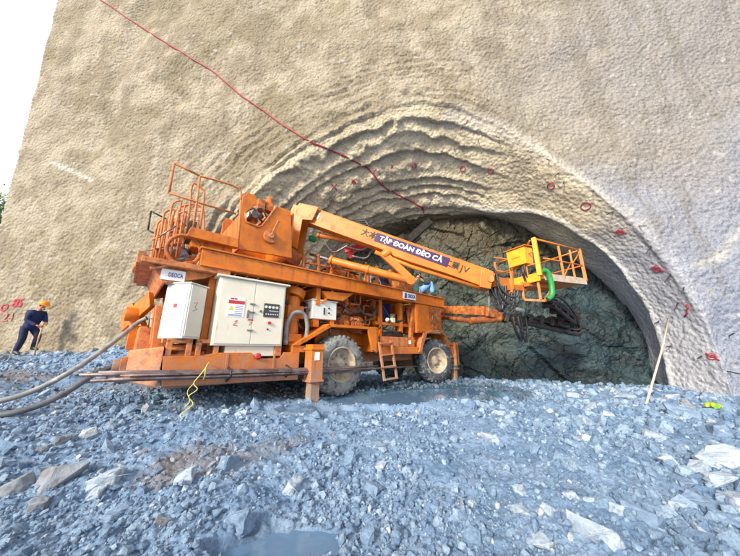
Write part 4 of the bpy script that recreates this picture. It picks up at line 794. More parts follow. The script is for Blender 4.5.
for (xa_, za_, xb_, zb_, sag) in ((-1.2, 1.95, -.7, 1.3, .2), (-.75, 1.9, -.1, 2.1, .25), (-.5, 1.45, .3, 1.9, .2), (.0, 2.1, .8, 1.95, .3), (.3, 1.75, 1.2, 1.9, .3), (.5, 2.12, 1.3, 2.1, .45), (.8, 1.5, 1.5, 1.6, .2), (1.1, 2.1, 2.2, 1.9, .4), (1.4, 1.5, 2.4, 1.45, .12), (1.5, 2.1, 2.5, 2.1, .5), (1.2, 1.4, 2.1, 1.75, .1), (2.2, 1.3, 2.5, 2.0, .05)):
    yy_ = random.uniform(.16, .4); g = MB(); g.tube(spline([(xa_, yy_+.1, za_), (xa_*.7+xb_*.3, yy_, (za_*.7+zb_*.3)-sag*.8), (xa_*.3+xb_*.7, yy_-.02, (za_*.3+zb_*.7)-sag*.8), (xb_, yy_+.1, zb_)], 8), random.choice([.015, .02, .026]), 8); part(g, 'hydraulic_hose', 'black', bevel=0)
part(MB().box(-1.25, 2.4, 1.2, 1.95, 1.05, 2.15), 'engine_block', 'rust', bevel=.02)
g = MB(); g.prism([(-.5, 2.1), (-.35, 1.95), (.05, 1.95), (.35, 2.16)], .05, .5); g.box(-.6, -.5, .1, .5, 1.8, 2.17); g.beam((-.45, .1, 1.85), (-.2, .1, 2.15), .05, .05); part(g, 'deck_gusset', 'orange')
part(MB().box(1.75, 2.05, .55, .6, 1.62, 2.15), 'blue_panel', mat('navy_panel', (.01, .015, .12), rough=.4), bevel=0)
part(MB().box(1.35, 1.45, .25, .33, 1.35, 2.17).box(2.08, 2.2, .22, .33, 1.35, 2.17).box(1.2, 2.6, .24, .34, 1.52, 1.60).box(1.35, 1.42, .24, .34, 1.2, 1.55), 'side_frame', 'orange')
part(MB().cyl((1.55, .2, 1.66), (1.62, .2, 1.66), .05).box(1.72, 1.84, .16, .24, 1.6, 1.72), 'work_lamp', 'cream', bevel=.01)
g = MB()
for k in range(8): g.box(2.25+.0, 2.62, .3, .33, 1.64+k*.055, 1.665+k*.055)
g.box(2.22, 2.66, .33, .5, 1.6, 2.1); part(g, 'louvre_panel', 'rust')
part(MB().box(1.3, 2.3, .3, .9, 1.18, 1.36), 'seat_base', 'dark', bevel=.02)
part(MB().box(1.15, 2.15, .02, .75, .98, 1.22), 'battery_box', 'worn', bevel=.015); part(MB().box(2.15, 2.45, .05, .75, .98, 1.2).box(1.15, 2.75, .0, .6, .80, .98), 'step_beam', 'orange', bevel=.01)
part(MB().box(2.2, 2.3, .035, .05, 1.05, 1.15), 'sticker', 'txtw', bevel=0)
g = MB(); g.beam((2.35, .1, 1.2), (2.55, .1, 2.1), .08, .12); g.beam((2.5, .2, 1.3), (2.4, .2, 2.0), .06, .08); part(g, 'brace', 'rust')
fbx = part(MB().box(2.52, 3.72, .0, .8, 1.36, 2.17), 'front_cabinet', 'orange', bevel=.01)
part(MB().box(2.55, 3.1, -.014, 0, 1.39, 2.14), 'door', 'orange', fbx, .004); part(MB().box(3.13, 3.7, -.014, 0, 1.5, 2.14), 'door', 'rust', fbx, .004)
part(MB().tube([(3.2, -.014, 1.7), (3.2, -.05, 1.7), (3.2, -.05, 1.9), (3.2, -.014, 1.9)], .01, 6), 'handle', 'steel', fbx, 0); part(MB().box(3.15, 3.6, -.02, -.014, 1.4, 1.46), 'sticker', 'txtw', fbx, 0)
# --- wheels
def wheel(cx, y0, r, wd_, mt, depth_rim, turn=0):
    xf = Matrix.Translation(Vector((cx, y0, r))) @ Matrix.Rotation(turn, 4, 'Z'); e_ = mc
    we = bpy.data.objects.new('wheel', None); COL.objects.link(we); we.parent = mc; we.matrix_local = xf
    ax = Vector((0, 1, 0)); rim_r = r*.56
    part(MB()._lathe(Vector((0, 0, 0)), ax, [(.03, rim_r), (.0, rim_r*1.08), (-.0, r*.72), (.012, r*.86), (.05, r*.955), (.1, r*.975), (wd_-.1, r*.975), (wd_-.05, r*.955), (wd_-.01, r*.8), (wd_, rim_r), (wd_-.03, rim_r*.97), (wd_*.5, rim_r*.95), (.03, rim_r)], 64, True, False), 'tyre', mt, we, 0)
    g = MB(); nl = 30
    for k in range(nl):
        for sgn, ya in ((1, .0), (-1, wd_*.52)):
            t = 2*math.pi*(k+(.5 if sgn < 0 else 0))/nl; c_ = None
            def P_(ang, y_, rr_): return Matrix.Rotation(t+ang, 4, 'Y') @ Vector((rr_, y_, 0))
            y1, y2 = (.012, wd_*.52) if sgn > 0 else (wd_*.48, wd_-.012); sk = .09*sgn
            if sgn > 0: o1, o2 = [P_(-.045, y1, r*.90), P_(.045, y1, r*.90), P_(.045+sk, y2, r*.95), P_(-.045+sk, y2, r*.95)], [P_(-.04, y1+.02, r*.985), P_(.04, y1+.02, r*.985), P_(.04+sk, y2, r*1.005), P_(-.04+sk, y2, r*1.005)]
            else: o1, o2 = [P_(-.045-sk, y1, r*.95), P_(.045-sk, y1, r*.95), P_(.045, y2, r*.90), P_(-.045, y2, r*.90)], [P_(-.04-sk, y1, r*1.005), P_(.04-sk, y1, r*1.005), P_(.04, y2-.02, r*.985), P_(-.04, y2-.02, r*.985)]
            g.hexa(o1, o2)
    part(g, 'tread', mt, we, .004)
    part(MB()._lathe(Vector((0, 0, 0)), ax, [(-.005, rim_r*1.06), (-.02, rim_r), (.0, rim_r*.94), (depth_rim*.5, rim_r*.9), (depth_rim*.55, rim_r*.82), (depth_rim, rim_r*.72), (depth_rim, rim_r*.42), (depth_rim-.06, rim_r*.36), (depth_rim-.09, rim_r*.2), (depth_rim-.09, .01)], 48, True, False), 'rim', 'rim', we, 0)
    g = MB()
    for k in range(10):
        t = k*2*math.pi/10; p_ = Vector((math.cos(t)*rim_r*.56, depth_rim, math.sin(t)*rim_r*.56)); g.cyl(p_, p_+Vector((0, -.03, 0)), .018, n=6)
    part(g, 'wheel_nuts', 'rust', we, 0); return we
wheel(.03, 0, .61, .42, 'rubber', .13); wheel(3.38, .0, .61, .42, 'rubber2', .16, R(-16))
wheel(.03, 1.75, .61, .42, 'rubber', .2); wheel(3.38, 1.75, .61, .42, 'rubber2', .2, R(-16))
# mudguards
g = MB(); g.hexa([(-1.12, -.03, .98), (-.98, -.03, .98), (-.28, -.03, 1.36), (-.34, -.03, 1.42)], [(-1.12, .55, .98), (-.98, .55, .98), (-.28, .55, 1.36), (-.34, .55, 1.42)])
g.box(-.36, .98, -.03, .55, 1.36, 1.42); g.prism([(.72, 1.36), (1.02, 1.42), (1.06, .88), (.98, .84), (.86, .9)], -.03, .03); g.box(.98, 1.04, -.03, .55, .86, 1.4); g.box(-.34, .98, .5, .55, 1.0, 1.38); part(g, 'mudguard', 'orange', bevel=.006)
g = MB(); ph_ = [(2.6, .86), (2.62, 1.0), (2.9, 1.34), (3.2, 1.42), (3.6, 1.42), (3.85, 1.28), (4.05, .98)]
for i in range(len(ph_)-1):
    a_, b1_ = ph_[i], ph_[i+1]; g.hexa([(a_[0], -.04, a_[1]), (b1_[0], -.04, b1_[1]), (b1_[0], -.04, b1_[1]+.05), (a_[0], -.04, a_[1]+.05)], [(a_[0], .5, a_[1]), (b1_[0], .5, b1_[1]), (b1_[0], .5, b1_[1]+.05), (a_[0], .5, a_[1]+.05)])
g.prism([(2.5, .84), (2.6, .84), (2.9, 1.33), (2.75, 1.36)], -.05, -.02); part(g, 'mudguard', 'worn', bevel=.006)
# ladder
g = MB(); la, lb_ = PX(379, 342, .05), PX(384.5, 381, .18); ra, rb_ = PX(391, 341, .05), PX(397, 379, .18)
g.beam(la, lb_, .035, .06, (1, 0, 0)); g.beam(ra, rb_, .035, .06, (1, 0, 0))
for k in range(4): t = .04+k*.31; g.beam(Vector(la).lerp(lb_, t), Vector(ra).lerp(rb_, t), .09, .03)
part(g, 'ladder', 'worn', bevel=.004)
# outriggers
def outrigger(p, ztop, sz, foot_z, mt, lab=True):
    g = MB(); g.box(p[0]-sz/2, p[0]+sz/2, p[1]-sz/2, p[1]+sz/2, .36, ztop); g.box(p[0]-sz/2-.02, p[0]+sz/2+.02, p[1]-sz/2-.02, p[1]+sz/2+.02, .34, .38); g.box(p[0]-sz/2-.02, p[0]+sz/2+.02, p[1]-sz/2-.02, p[1]+sz/2+.02, ztop-.1, ztop-.06)
    o = part(g, 'outrigger', mt, bevel=.008); g = MB(); g.box(p[0]-sz*.36, p[0]+sz*.36, p[1]-sz*.36, p[1]+sz*.36, foot_z+.03, .36); part(g, 'outrigger_leg', 'rust', o)
    part(MB().cyl((p[0], p[1], foot_z-.03), (p[0], p[1], foot_z+.04), sz*.62, sz*.5, n=18), 'foot_plate', 'rust', o); return o
o_ = outrigger((-.72, -.14), 1.0, .25, .0, 'orange'); part(MB().box(-.78, -.68, -.272, -.266, .72, .86), 'sticker', 'txtw', o_, 0)
outrigger((-.72, 2.3), 1.0, .25, .0, 'orange')
of = outrigger((4.2, .0), 1.05, .2, .03, 'rust'); g = MB(); g.cyl((4.1, -.14, .45), (4.1, -.14, 1.12), .05); g.cyl((4.3, -.1, .45), (4.3, -.1, 1.12), .04); g.box(4.0, 4.4, -.12, .3, 1.05, 1.12); g.box(3.95, 4.1, .1, 1.8, .7, .92); part(g, 'outrigger_cylinder', 'rust', of)
outrigger((4.2, 2.2), 1.05, .2, .03, 'rust')
part(MB().box(-1.1, -.6, .0, .5, .86, .98), 'outrigger_arm', 'orange')
# --- basket
Nc = MI @ PD(540, 275.5, 6.2); Rc = MI @ PD(586, 281, 7.0); e1 = Rc-Nc; e1.z = 0; le = e1.length; e1.normalize(); e2 = Vector((-e1.y, e1.x, 0)); zf = Nc.z; wl = 1.15
tilt = (Rc.z-Nc.z)/le
def KP(a_, b__, c__): return Vector((Nc.x, Nc.y, zf))+e1*a_+e2*b__+Vector((0, 0, c__+a_*tilt))
g = MB()
g.hexa([KP(0, 0, -.07), KP(le, 0, -.07), KP(le, wl, -.07), KP(0, wl, -.07)], [KP(0, 0, .0), KP(le, 0, .0), KP(le, wl, .0), KP(0, wl, .0)]); bk = part(g, 'basket', 'boom', bevel=.006)
g = MB(); g.hexa([KP(.15, -.015, -.10), KP(le, -.015, -.10), KP(le, 0.0, -.10), KP(.15, 0, -.10)], [KP(.15, -.015, .07), KP(le, -.015, .07), KP(le, 0, .07), KP(.15, 0, .07)]); g.hexa([KP(le, 0, -.08), KP(le+.02, 0, -.08), KP(le+.02, wl, -.08), KP(le, wl, -.08)], [KP(le, 0, .05), KP(le+.02, 0, .05), KP(le+.02, wl, .05), KP(le, wl, .05)]); part(g, 'toe_board', mat('worn_grey_boards', (.5, .42, .34), (.4, .3, .22), 8, .8), bk)
g = MB(); g.hexa([KP(-.02, 0, -.12), KP(0, 0, -.12), KP(0, .75, -.12), KP(-.02, .75, -.12)], [KP(-.02, 0, .08), KP(0, 0, .08), KP(0, .75, .08), KP(-.02, .75, .08)]); g.beam(KP(.0, 0, 0), KP(.0, 0, .93), .09, .09, (1, 0, 0)); part(g, 'corner_post', 'yellow', bk)
def post(a_, b__, h=.85, s=.05, r_=None, name='post'):
    return part(MB().beam(KP(a_, b__, 0), KP(a_, b__, h), s, s, (1, 0, 0)), name, 'boom', bk, .004)
post(0, wl, .66); post(0, .72, .5, .04); post(.5*le, 0, .85); post(le, 0, .88, .07); post(le, wl, .8); post(.35*le, wl, .85, .04); post(.7*le, wl, .8, .04); post(.25*le, wl*.55, .8, .035); post(.75*le, 0, .8, .04)
g = MB()
for h_ in (.85,): g.tube([KP(.1, 0, h_+.06), KP(le, 0, h_)], .022, 7); g.tube([KP(le, 0, h_), KP(le, wl, h_-.05)], .022, 7); g.tube([KP(0, wl, .8), KP(le, wl, .8)], .02, 7); g.tube([KP(0, wl, .62), KP(0, 0, .6)], .02, 7)
g.tube([KP(0, wl, .33), KP(0, 0, .3)], .016, 6); g.tube([KP(.25, 0, .45), KP(le, 0, .42)], .018, 7); g.tube([KP(le, 0, .42), KP(le, wl, .4)], .018, 7); g.tube([KP(0, wl, .42), KP(le, wl, .4)], .018, 7)
g.tube([KP(le*.5, 0, .05), KP(le*.72, 0, .45)], .015, 6); g.tube([KP(le*.75, 0, .42), KP(le, 0, .8)], .015, 6); g.tube([KP(le, .0, .72), KP(le+.28, .1, .8)], .015, 6); g.tube([KP(le, .0, .88), KP(le+.28, .1, .8)], .015, 6); g.tube([KP(le*.25, wl*.55, .8), KP(0, .1, .9)], .02, 6)
part(g, 'guard_rail', 'boom', bk, 0)
cb = KP(-.12, .42, .35)
def CB(a_, b__, c__): return cb+e1*a_+e2*b__+Vector((0, 0, c__))
g = MB(); g.hexa([CB(0, -.22, 0), CB(.28, -.22, 0), CB(.28, .24, 0), CB(0, .24, 0)], [CB(-.02, -.24, .42), CB(.28, -.24, .42), CB(.28, .26, .42), CB(-.02, .26, .42)]); cbx = part(g, 'control_box', 'yellow', bk, .01)
g = MB(); g.hexa([CB(-.06, -.28, .42), CB(.32, -.28, .45), CB(.32, .30, .45), CB(-.06, .30, .42)], [CB(-.06, -.28, .445), CB(.32, -.28, .475), CB(.32, .30, .475), CB(-.06, .30, .445)]); part(g, 'lid', 'boom', cbx)
g = MB()
for k in range(6): g.box(0, .022, 0, .006, 0, .006) if False else g.beam(CB(-.014, .12-k*.04, .2), CB(-.014, .10-k*.04, .2), .012, .012)
part(g, 'label_lines', 'txtk', cbx, 0)
g = MB()
for k in range(7):
    b0_ = CB(.02+.03*k % .2, -.15+.05*k, 0); g.tube(spline([b0_, b0_+Vector((random.uniform(-.05, .1), 0, -.2)), b0_+Vector((random.uniform(-.05, .12), 0, -.38)), b0_+Vector((.05, 0, -.5-.03*k))], 5), .016, 6)
part(g, 'control_cables', 'black', cbx, 0)
# wrist between boom head and basket
g = MB(); h1 = BP(1.0, 0, 0); h2 = KP(.1, .5, -.12); g.beam(h1, h1.lerp(h2, .45), .14, .22); g.beam(h1.lerp(h2, .3)+Vector((0, 0, -.1)), h2+Vector((0, 0, -.08)), .16, .14); g.cyl(h1.lerp(h2, .5)+Vector((0, 0, .1)), h1.lerp(h2, .5)+Vector((0, 0, -.25)), .12); g.beam(KP(-.1, .3, -.15), KP(.9, .4, -.12), .12, .1)
part(g, 'basket_wrist', 'boom', bevel=.008)
g = MB(); g.beam(KP(.05, .1, -.07), KP(.05, .1, -.55), .05, .05, (1, 0, 0)); g.beam(KP(-.1, .4, -.07), KP(-.1, .4, -.5), .05, .05, (1, 0, 0)); g.beam(KP(-.1, .4, -.5), KP(.1, .05, -.58), .05, .05); g.beam(KP(.1, .05, -.58), KP(.5, .1, -.3), .05, .05); part(g, 'basket_strut', 'worn', bk, .004)
g = MB(); g.tube(spline([KP(.05, -.06, .12), KP(.16, -.09, .05), KP(.22, -.09, -.2), KP(.2, -.07, -.45), KP(.1, -.02, -.55)], 8), .058, 12); part(g, 'green_hose', 'green', bk, 0)
# hose bundles hanging from the boom head
g = MB(); ht = BP(1.0, 0, .1)
for k in range(11):
    o1 = Vector((random.uniform(-.06, .1), random.uniform(-.16, .16), 0)); dr = random.uniform(.3, .62); sp = random.uniform(.1, .5)
    a_ = ht+o1+Vector((0, 0, random.uniform(-.05, .15))); b1_ = ht+o1+bd*sp+Vector((0, 0, -.12)); g.tube(spline([a_-bd*.1, a_+Vector((0, 0, .03)), a_.lerp(b1_, .15)+Vector((0, 0, -dr*.8)), a_.lerp(b1_, .55)+Vector((0, 0, -dr)), b1_.lerp(a_, .1)+Vector((0, 0, -dr*.55)), b1_], 7), .022, 7)
part(g, 'hose_loop', 'black', bevel=0)
g = MB()
for (u, v0, v1) in ((489, 296, 316), (500, 300, 312), (507, 302, 318)): g.tube([MI @ PD(u, v0, 5.8), MI @ PD(u, v1, 5.8)], .014, 6)
part(g, 'dangling_rope', 'hose', bevel=0)
# --- lower drill boom with its dark feed
d0 = PX(438, 313, -.9); d1 = MI @ PD(500, 317, 8.3); d2 = MI @ PD(556, 322, 8.6)
g = MB(); up_ = Vector((0, 0, .13)); g.beam(d0+up_, MI @ PD(486, 311, 8.0), .2, .26); g.beam(MI @ PD(486, 312, 8.0), d1+Vector((0, 0, .03)), .18, .26); g.cyl(d0-up_, MI @ PD(470, 321, 7.9), .07); g.cyl(MI @ PD(470, 321, 7.9), MI @ PD(500, 319, 8.2), .1); g.cyl(d0+Vector((0, 0, -.35)), d0+Vector((0, 0, .35)), .16); g.beam(d0+Vector((-.3, 0, .0)), d0+Vector((.15, 0, 0)), .3, .5)
g.box(3.9, 4.25, .6, 1.3, 1.3, 1.9)
db = part(g, 'drill_boom', 'rust', bevel=.008)
g = MB(); g.beam(d1, d2, .17, .17); w1, w2 = MI @ PD(545, 300, 8.0), MI @ PD(572, 322, 8.4); g.beam(w1, w2, .16, .14); g.cyl(w1.lerp(w2, .1)+Vector((0, -.12, -.12)), w1.lerp(w2, .9)+Vector((0, -.12, -.12)), .06); g.beam(w2, MI @ PD(577, 315, 8.6), .14, .26); g.beam(d2, w2, .14, .18); g.cyl(MI @ PD(535, 325, 8.4), MI @ PD(562, 331, 8.4), .08)
for k in range(5): c_ = d1.lerp(d2, .1+.2*k); g.beam(c_-bd*.06, c_+bd*.06, .30, .30)
for k in range(4): c_ = w1.lerp(w2, .1+.27*k); g.beam(c_-Vector((.05, 0, 0)), c_+Vector((.06, 0, -.05)), .3, .26)
g.cyl(d1.lerp(d2, .15)+Vector((0, -.1, -.16)), d1.lerp(d2, .6)+Vector((0, -.1, -.16)), .07); part(g, 'drill_head', 'dark', db, .01)
g = MB()
for k in range(10):
    o1 = Vector((random.uniform(-.1, .1), random.uniform(-.15, .15), random.uniform(-.1, .1))); g.tube(spline([w1+o1, w1.lerp(w2, .4)+o1*1.5+Vector((0, 0, .16)), w2+o1+Vector((.12, 0, .05)), w2+o1+Vector((.1, 0, -.3)), d2+o1+Vector((0, 0, -.22)), d1.lerp(d2, .4)+o1], 6), .034, 6)
lp = MI @ PD(520, 318, 8.1)
for k in range(3):
    o1 = Vector((random.uniform(-.15, .05), random.uniform(-.15, .1), 0)); g.tube(spline([lp+o1+Vector((-.45, 0, 0)), lp+o1+Vector((-.4, 0, -.35)), lp+o1+Vector((-.1, 0, -.62-k*.04)), lp+o1+Vector((.12, 0, -.4)), lp+o1+Vector((.12, 0, .02))], 6), .032, 6)
part(g, 'drill_hoses', 'black', db, 0)
part(MB()._lathe(MI @ PD(517, 309, 7.9), Vector((1, 0, 0)), [(0, .03), (.02, .05), (.5, .05), (.52, .02)], 10, True), 'white_float', 'white', db, 0)
# dark feed beam raised behind the boom
f0, f1 = MI @ PD(388, 260, 9.2), MI @ PD(430, 222, 9.6)
g = MB(); g.beam(f0, f1, .26, .2); g.beam(f0+Vector((0, 0, .17)), f0.lerp(f1, .9)+Vector((0, 0, .17)), .1, .08); fm = f0.lerp(f1, .4); g.box(fm.x-.25, fm.x+.3, fm.y-.15, fm.y+.2, fm.z-.12, fm.z+.28); g.cyl(f0.lerp(f1, .2)+Vector((0, 0, -.1)), f0.lerp(f1, .75)+Vector((0, 0, -.22)), .07); g.beam(fm, fm+Vector((.35, 0, -.55)), .16, .2); g.beam(fm+Vector((.35, 0, -.55)), Vector((3.8, 1.5, 2.5)), .16, .2)
part(g, 'feed_beam', 'matt', bevel=.006)
# --- drill pipes on brackets along the side (things)
pb = MB()
for xx in (-2.15, -1.2): pb.tube([(xx, -.01, .64), (xx, -.18, .60), (xx, -.2, .52), (xx, -.01, .44)], .014, 6)
part(pb, 'pipe_bracket', 'dark', bevel=0)
PW = lambda x_, y_, z_: MM @ Vector((x_, y_, z_))
for i, (xa, xb, dy, dz, r_, za, zb) in enumerate([(-3.6, .95, -.07, 0, .022, .64, .55), (-3.75, .6, -.12, .005, .022, .62, .54), (-3.3, 1.2, -.05, -.045, .018, .63, .53), (-3.65, .7, -.10, -.045, .022, .60, .52), (-3.5, .1, -.145, -.03, .02, .59, .54), (-3.4, 2.3, -.16, .01, .012, .59, .49)]):
    g = MB(); n_ = 9; g.tube([PW(xa+(xb-xa)*k/n_, -.02+dy, za+(zb-za)*k/n_+dz-.02*math.sin(math.pi*k/n_)) for k in range(n_+1)], r_, 9)
    tag(g.build('drill_pipe', 'pipe'), ['long steel drill pipe carried against the machine side, topmost', 'steel drill pipe carried outside the topmost one', 'thin steel drill pipe closest under the cabinet skirt', 'steel drill pipe carried low in the bundle', 'shorter steel drill pipe at the outside of the bundle', 'thinnest longest steel rod reaching past the ladder to the front wheel'][i], 'drill pipe', 'drill pipes carried along the machine side')
# yellow rope tied round the pipes
rp_ = [(-2.55, -.16, .72), (-2.5, -.21, .66), (-2.47, -.2, .5), (-2.5, -.12, .46)]
g = MB(); g.tube(spline([PW(*a_) for a_ in [(-2.44, -.02, .70), (-2.46, -.14, .72), (-2.5, -.21, .66), (-2.5, -.22, .56), (-2.5, -.16, .5), (-2.52, -.04, .5)]], 6), .007, 6)
g.tube(spline([PW(*a_) for a_ in [(-2.5, -.21, .66), (-2.56, -.22, .56), (-2.62, -.22, .46), (-2.57, -.24, .38), (-2.66, -.25, .3), (-2.60, -.27, .2), (-2.72, -.3, .1), (-2.70, -.33, .03), (-2.78, -.4, .02)]], 6), .007, 6)
g.tube(spline([PW(*a_) for a_ in [(-2.62, -.22, .46), (-2.68, -.23, .36), (-2.64, -.25, .24), (-2.69, -.26, .17)]], 6), .005, 6)
tag(g.build('rope', 'yrope'), 'yellow rope tied round the drill pipes with a frayed end trailing to the ground', 'rope')
# --- two thick hoses to the left
for pl, lab, r_ in (([(147, 318, 4.6), (139, 322, 4.55), (125, 333, 4.3), (100, 352, 4.0), (70, 372, 3.7), (35, 390, 3.5), (0, 401, 3.3), (-60, 412, 3.1)], 'thick grey hose rising to the top of the machine rear', .034),
                    ([(150, 357, 4.5), (136, 361, 4.4), (115, 366, 4.1), (95, 374, 3.9), (70, 390, 3.6), (40, 405, 3.35), (0, 415, 3.15), (-60, 424, 3.0)], 'thick dark grey hose coupled low at the machine rear', .036)):
    pts = []
    for u, v, d_ in pl:
        p = PD(u, v, d_); p.z = max(p.z, Gp(p.x, p.y)+r_*.7); pts.append(p)
    tag(MB().tube(spline(pts, 8), r_, 12).build('water_hose', 'hosed' if 'dark' in lab else 'hose'), lab, 'hose', 'hoses running to the machine')
# ================================================================== pole and litter at the arch foot
p0, t0 = ground_hit(646, 405); h = whit(671, 316, .05); p1 = h[0] if h else p0+Vector((.8, 1, 2))
tag(MB().tube([p0-(p1-p0).normalized()*.05, p0.lerp(p1, .5)+Vector((0, -.03, 0)), p1], .022, 8).build('pole', 'bamboo'), 'slender pale pole leaning against the right side of the arch', 'pole')
p, t = ground_hit(713, 411); g = MB(); sz = .13
for k in range(7): q0 = p+Vector((random.uniform(-.1, .1), random.uniform(-.06, .06), .03+random.uniform(0, .05))); g.hexa([q0+Vector((-.07, -.03, 0)), q0+Vector((.07, -.05, .02)), q0+Vector((.06, .05, .05)), q0+Vector((-.05, .04, .03))], [q0+Vector((-.05, -.02, .06)), q0+Vector((.05, -.03, .08)), q0+Vector((.04, .03, .1)), q0+Vector((-.03, .02, .09))])
tag(g.build('plastic_bag', 'plastic', None, .015), 'crumpled yellow-green plastic bag on the rubble at the right foot of the arch', 'bag')
# ================================================================== PEOPLE
def skin(name, verts, edges, radii, mt, parent, sub=2):
    me = bpy.data.meshes.new(name); me.from_pydata([tuple(v) for v in verts], edges, []); o = bpy.data.objects.new(name, me); COL.objects.link(o)
    md = o.modifiers.new('s', 'SKIN'); md.use_smooth_shade = True; sv = me.skin_vertices[0].data
    for i, r_ in enumerate(radii): sv[i].radius = r_ if isinstance(r_, tuple) else (r_, r_); sv[i].use_root = (i == 0)
    s2 = o.modifiers.new('u', 'SUBSURF'); s2.levels = sub; s2.render_levels = sub
    bpy.context.view_layer.update(); m2 = bpy.data.meshes.new_from_object(o.evaluated_get(bpy.context.evaluated_depsgraph_get())); bpy.data.objects.remove(o)
    m2.materials.clear(); m2.materials.append(M[mt]); n_ = bpy.data.objects.new(name, m2); COL.objects.link(n_); n_.parent = parent; return n_
def person(J, root, top, bottom, helmet='helmet', shoe='boot'):
    "J: joints in the person's own frame, x = facing direction, y = left"
    J = {k: Vector(v) for k, v in J.items()}
    pel, che, nek, hd = J['pelvis'], J['chest'], J['neck'], J['head']; mid = pel.lerp(che, .5)
    names = ['pelvis', 'mid', 'chest', 'neck']; vs = [pel, mid, che, nek]; ed = [(0, 1), (1, 2), (2, 3)]; rd = [(.11, .13), (.11, .125), (.105, .14), .052]
    hf = (J['face']-hd).normalized()
    vs += [hd-Vector((0, 0, .03)), hd+Vector((0, 0, .06))]; ed += [(3, 4), (4, 5)]; rd += [(.075, .085), (.08, .09)]
    def chain(parent_i, pts, rs):
        pi = parent_i
        for p_, r_ in zip(pts, rs): vs.append(Vector(p_)); rd.append(r_); ed.append((pi, len(vs)-1)); pi = len(vs)-1
        return pi
    for sd_ in ('l', 'r'):
        w_ = chain(2, [J['sh_'+sd_], J['el_'+sd_], J['wr_'+sd_]], [.055, .04, .028]); dirh = (J['hand_'+sd_]-J['wr_'+sd_]).normalized(); palm = J['wr_'+sd_]+dirh*.07
        pi = chain(w_, [palm], [(.026, .034)])
        chain(0, [J['hip_'+sd_], J['kn_'+sd_], J['an_'+sd_]], [.085, .056, .04])
    body = skin('body', vs, ed, rd, 'skin', root)
    # face: nose, eyes, ears joined into the same mesh; fingers curled round what is held
    b = bmesh.new(); b.from_mesh(body.data); sdv = hf.cross(Vector((0, 0, 1))).normalized()
    def ball(c_, r_, sc_=(1, 1, 1)):
        bmesh.ops.create_icosphere(b, subdivisions=2, radius=1, matrix=Matrix.Translation(c_) @ Matrix.Diagonal((r_*sc_[0], r_*sc_[1], r_*sc_[2], 1)))
    ball(hd+hf*.095+Vector((0, 0, .0)), .017, (1.2, .8, 1.3)); ball(hd+hf*.085+Vector((0, 0, -.055)), .02, (.8, 1.2, .5)); ball(hd+hf*.06+Vector((0, 0, -.085)), .035)
    for s0 in (-1, 1): ball(hd+sdv*s0*.083-hf*.005, .026, (.7, .5, 1.1)); ball(hd+hf*.078+sdv*s0*.032+Vector((0, 0, .025)), .012)
    for sd_ in ('l', 'r'):
        dirh = (J['hand_'+sd_]-J['wr_'+sd_]).normalized(); palm = J['wr_'+sd_]+dirh*.08; ac = dirh.cross(Vector((0, 1, .2))).normalized(); nrm = ac.cross(dirh).normalized()
        for k in range(4):
            base = palm+ac*(k-1.5)*.019; L_ = (.07, .08, .075, .06)[k]; m_ = MB(); m_.b.free(); m_.b = b
            m_.tube(spline([base-dirh*.02, base+dirh*.03, base+dirh*L_*.75+nrm*.03, base+dirh*L_*.7+nrm*.055], 3), .009, 6, radii=[.0095-.0003*i for i in range(10)])
        m_ = MB(); m_.b.free(); m_.b = b; base = palm-ac*.03-dirh*.04; m_.tube(spline([base, base-ac*.025+dirh*.025+nrm*.012, base-ac*.02+dirh*.05+nrm*.035], 3), .011, 6)
    b.to_mesh(body.data); b.free()
    # clothing
    vs, ed, rd = [pel-Vector((0, 0, .13)), pel+Vector((0, 0, .02)), mid, che, che.lerp(nek, .8)], [(0, 1), (1, 2), (2, 3), (3, 4)], [(.16, .185), (.165, .19), (.155, .18), (.145, .175), .08]
    for sd_ in ('l', 'r'): chain(3, [J['sh_'+sd_], J['el_'+sd_], J['wr_'+sd_]], [.078, .066, .05])
    skin('jacket', vs, ed, rd, top, root)
    vs, ed, rd = [pel+Vector((0, 0, .02))], [], [(.11, .12)]
    for sd_ in ('l', 'r'): chain(0, [J['hip_'+sd_], J['kn_'+sd_], J['an_'+sd_]], [.118, .09, .075])
    skin('trousers', vs, ed, rd, bottom, root)
    for sd_ in ('l', 'r'):
        a_ = J['an_'+sd_]; t_ = J['toe_'+sd_]; hl = a_+(a_-t_).normalized()*.05; hl.z = t_.z
        skin('boot', [a_+Vector((0, 0, .12)), a_, hl+Vector((0, 0, .01)), a_.lerp(t_, .6), t_], [(0, 1), (1, 2), (1, 3), (3, 4)], [.062, .055, .045, .046, .034], shoe, root)
    if helmet:
        m_ = MB(frame(hd+Vector((0, 0, .04)), hf, sdv)); zz_ = Vector((0, 0, 1)); m_ = MB(); hx = Vector((hf.x, hf.y, 0)).normalized(); up = (zz_-hf*zz_.dot(hf)).normalized(); hb = hd+up*.05
        m_._lathe(hb, up, [(0, .148), (.006, .15), (.012, .125), (.05, .118), (.09, .09), (.115, .05), (.122, .01)], 24, True); m_.hexa([hb+hf*.1-sdv*.08, hb+hf*.19-sdv*.04, hb+hf*.19+sdv*.04, hb+hf*.1+sdv*.08], [hb+hf*.1-sdv*.08+up*.012, hb+hf*.19-sdv*.04+up*.006, hb+hf*.19+sdv*.04+up*.006, hb+hf*.1+sdv*.08+up*.012])
        m_.build('helmet', helmet, root); 
    g = MB(); g._lathe(hd-hf*.02+Vector((0, 0, -.02)), Vector((0, 0, 1)), [(0, .07), (.03, .088), (.09, .088)], 16, True); g.build('hair', 'hair', root)
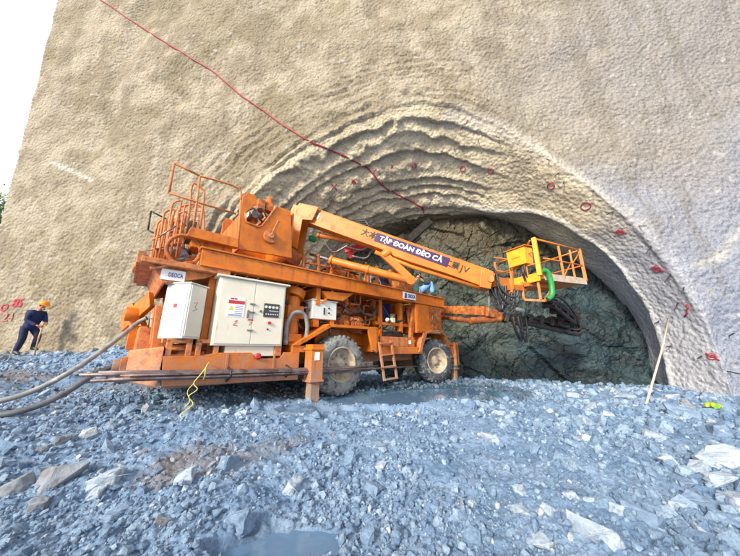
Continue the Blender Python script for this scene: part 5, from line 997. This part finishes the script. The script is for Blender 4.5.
# the worker by the wall, walking right, bent over a wooden handle
px, py = ray(22, 359).x*8.35, ray(24, 358).y*8.35; gz_ = Gp(px-.35, py)
wr = empty('person', (px, py, gz_), label='worker in navy clothes and orange helmet walking with a wooden handle by the wall', cat='person')
fz = Gp(px+.28, py+.15)-gz_; fz = max(fz, .12)
place_rock(px+.33, py+.15, .42, 2, 3, 'flat stone under the front boot of the worker', sink=.25, tilt=.05).scale = (.6, .5, .35)
person({'pelvis': (-.06, 0, .88), 'chest': (.02, 0, 1.24), 'neck': (.09, 0, 1.41), 'head': (.15, 0, 1.54), 'face': (.27, -.02, 1.49), 'sh_r': (.04, -.18, 1.32), 'el_r': (.02, -.22, 1.05), 'wr_r': (.30, -.13, .90), 'hand_r': (.38, -.1, .88),
        'sh_l': (.06, .18, 1.32), 'el_l': (.14, .2, 1.06), 'wr_l': (.33, .06, .98), 'hand_l': (.40, .0, .97), 'hip_r': (-.1, -.1, .82), 'kn_r': (-.04, -.11, .48), 'an_r': (-.14, -.11, .10), 'toe_r': (.03, -.12, .03),
        'hip_l': (-.04, .1, .82), 'kn_l': (.15, .12, .58), 'an_l': (.09, .13, fz+.10), 'toe_l': (.27, .13, fz+.04)}, wr, 'navy', 'navyd')
hx = Vector((px, py, gz_)); g = MB(); g.tube([hx+Vector((.38, -.04, 1.02)), hx+Vector((.42, -.08, .5)), hx+Vector((.50, -.12, -.03))], .02, 8)
tag(g.build('wooden_handle', 'wood'), 'straight wooden handle held by the worker and planted on the ground', 'wooden handle')
# the worker sitting on the front of the deck
so_ = PX(420, 291, -.35); sr = bpy.data.objects.new('person', None); COL.objects.link(sr); sr.matrix_world = MM @ Matrix.Translation(Vector((so_.x, so_.y, 2.52))) @ Matrix.Rotation(R(-20), 4, 'Z')
tag(sr, 'worker in light blue trousers crouching on the machine deck under the boom', 'person')
person({'pelvis': (-.1, 0, .15), 'chest': (-.12, 0, .42), 'neck': (-.06, 0, .55), 'head': (.0, 0, .66), 'face': (.1, -.03, .63), 'sh_r': (-.1, -.18, .5), 'el_r': (.12, -.22, .36), 'wr_r': (.3, -.15, .42), 'hand_r': (.38, -.13, .42),
        'sh_l': (-.1, .18, .5), 'el_l': (.1, .22, .34), 'wr_l': (.28, .15, .4), 'hand_l': (.36, .12, .4), 'hip_r': (-.05, -.1, .14), 'kn_r': (.32, -.14, .42), 'an_r': (.36, -.14, .08), 'toe_r': (.5, -.16, .03),
        'hip_l': (-.05, .1, .14), 'kn_l': (.3, .14, .44), 'an_l': (.3, .16, .08), 'toe_l': (.46, .17, .03)}, sr, 'olive', 'jean', helmet=None)
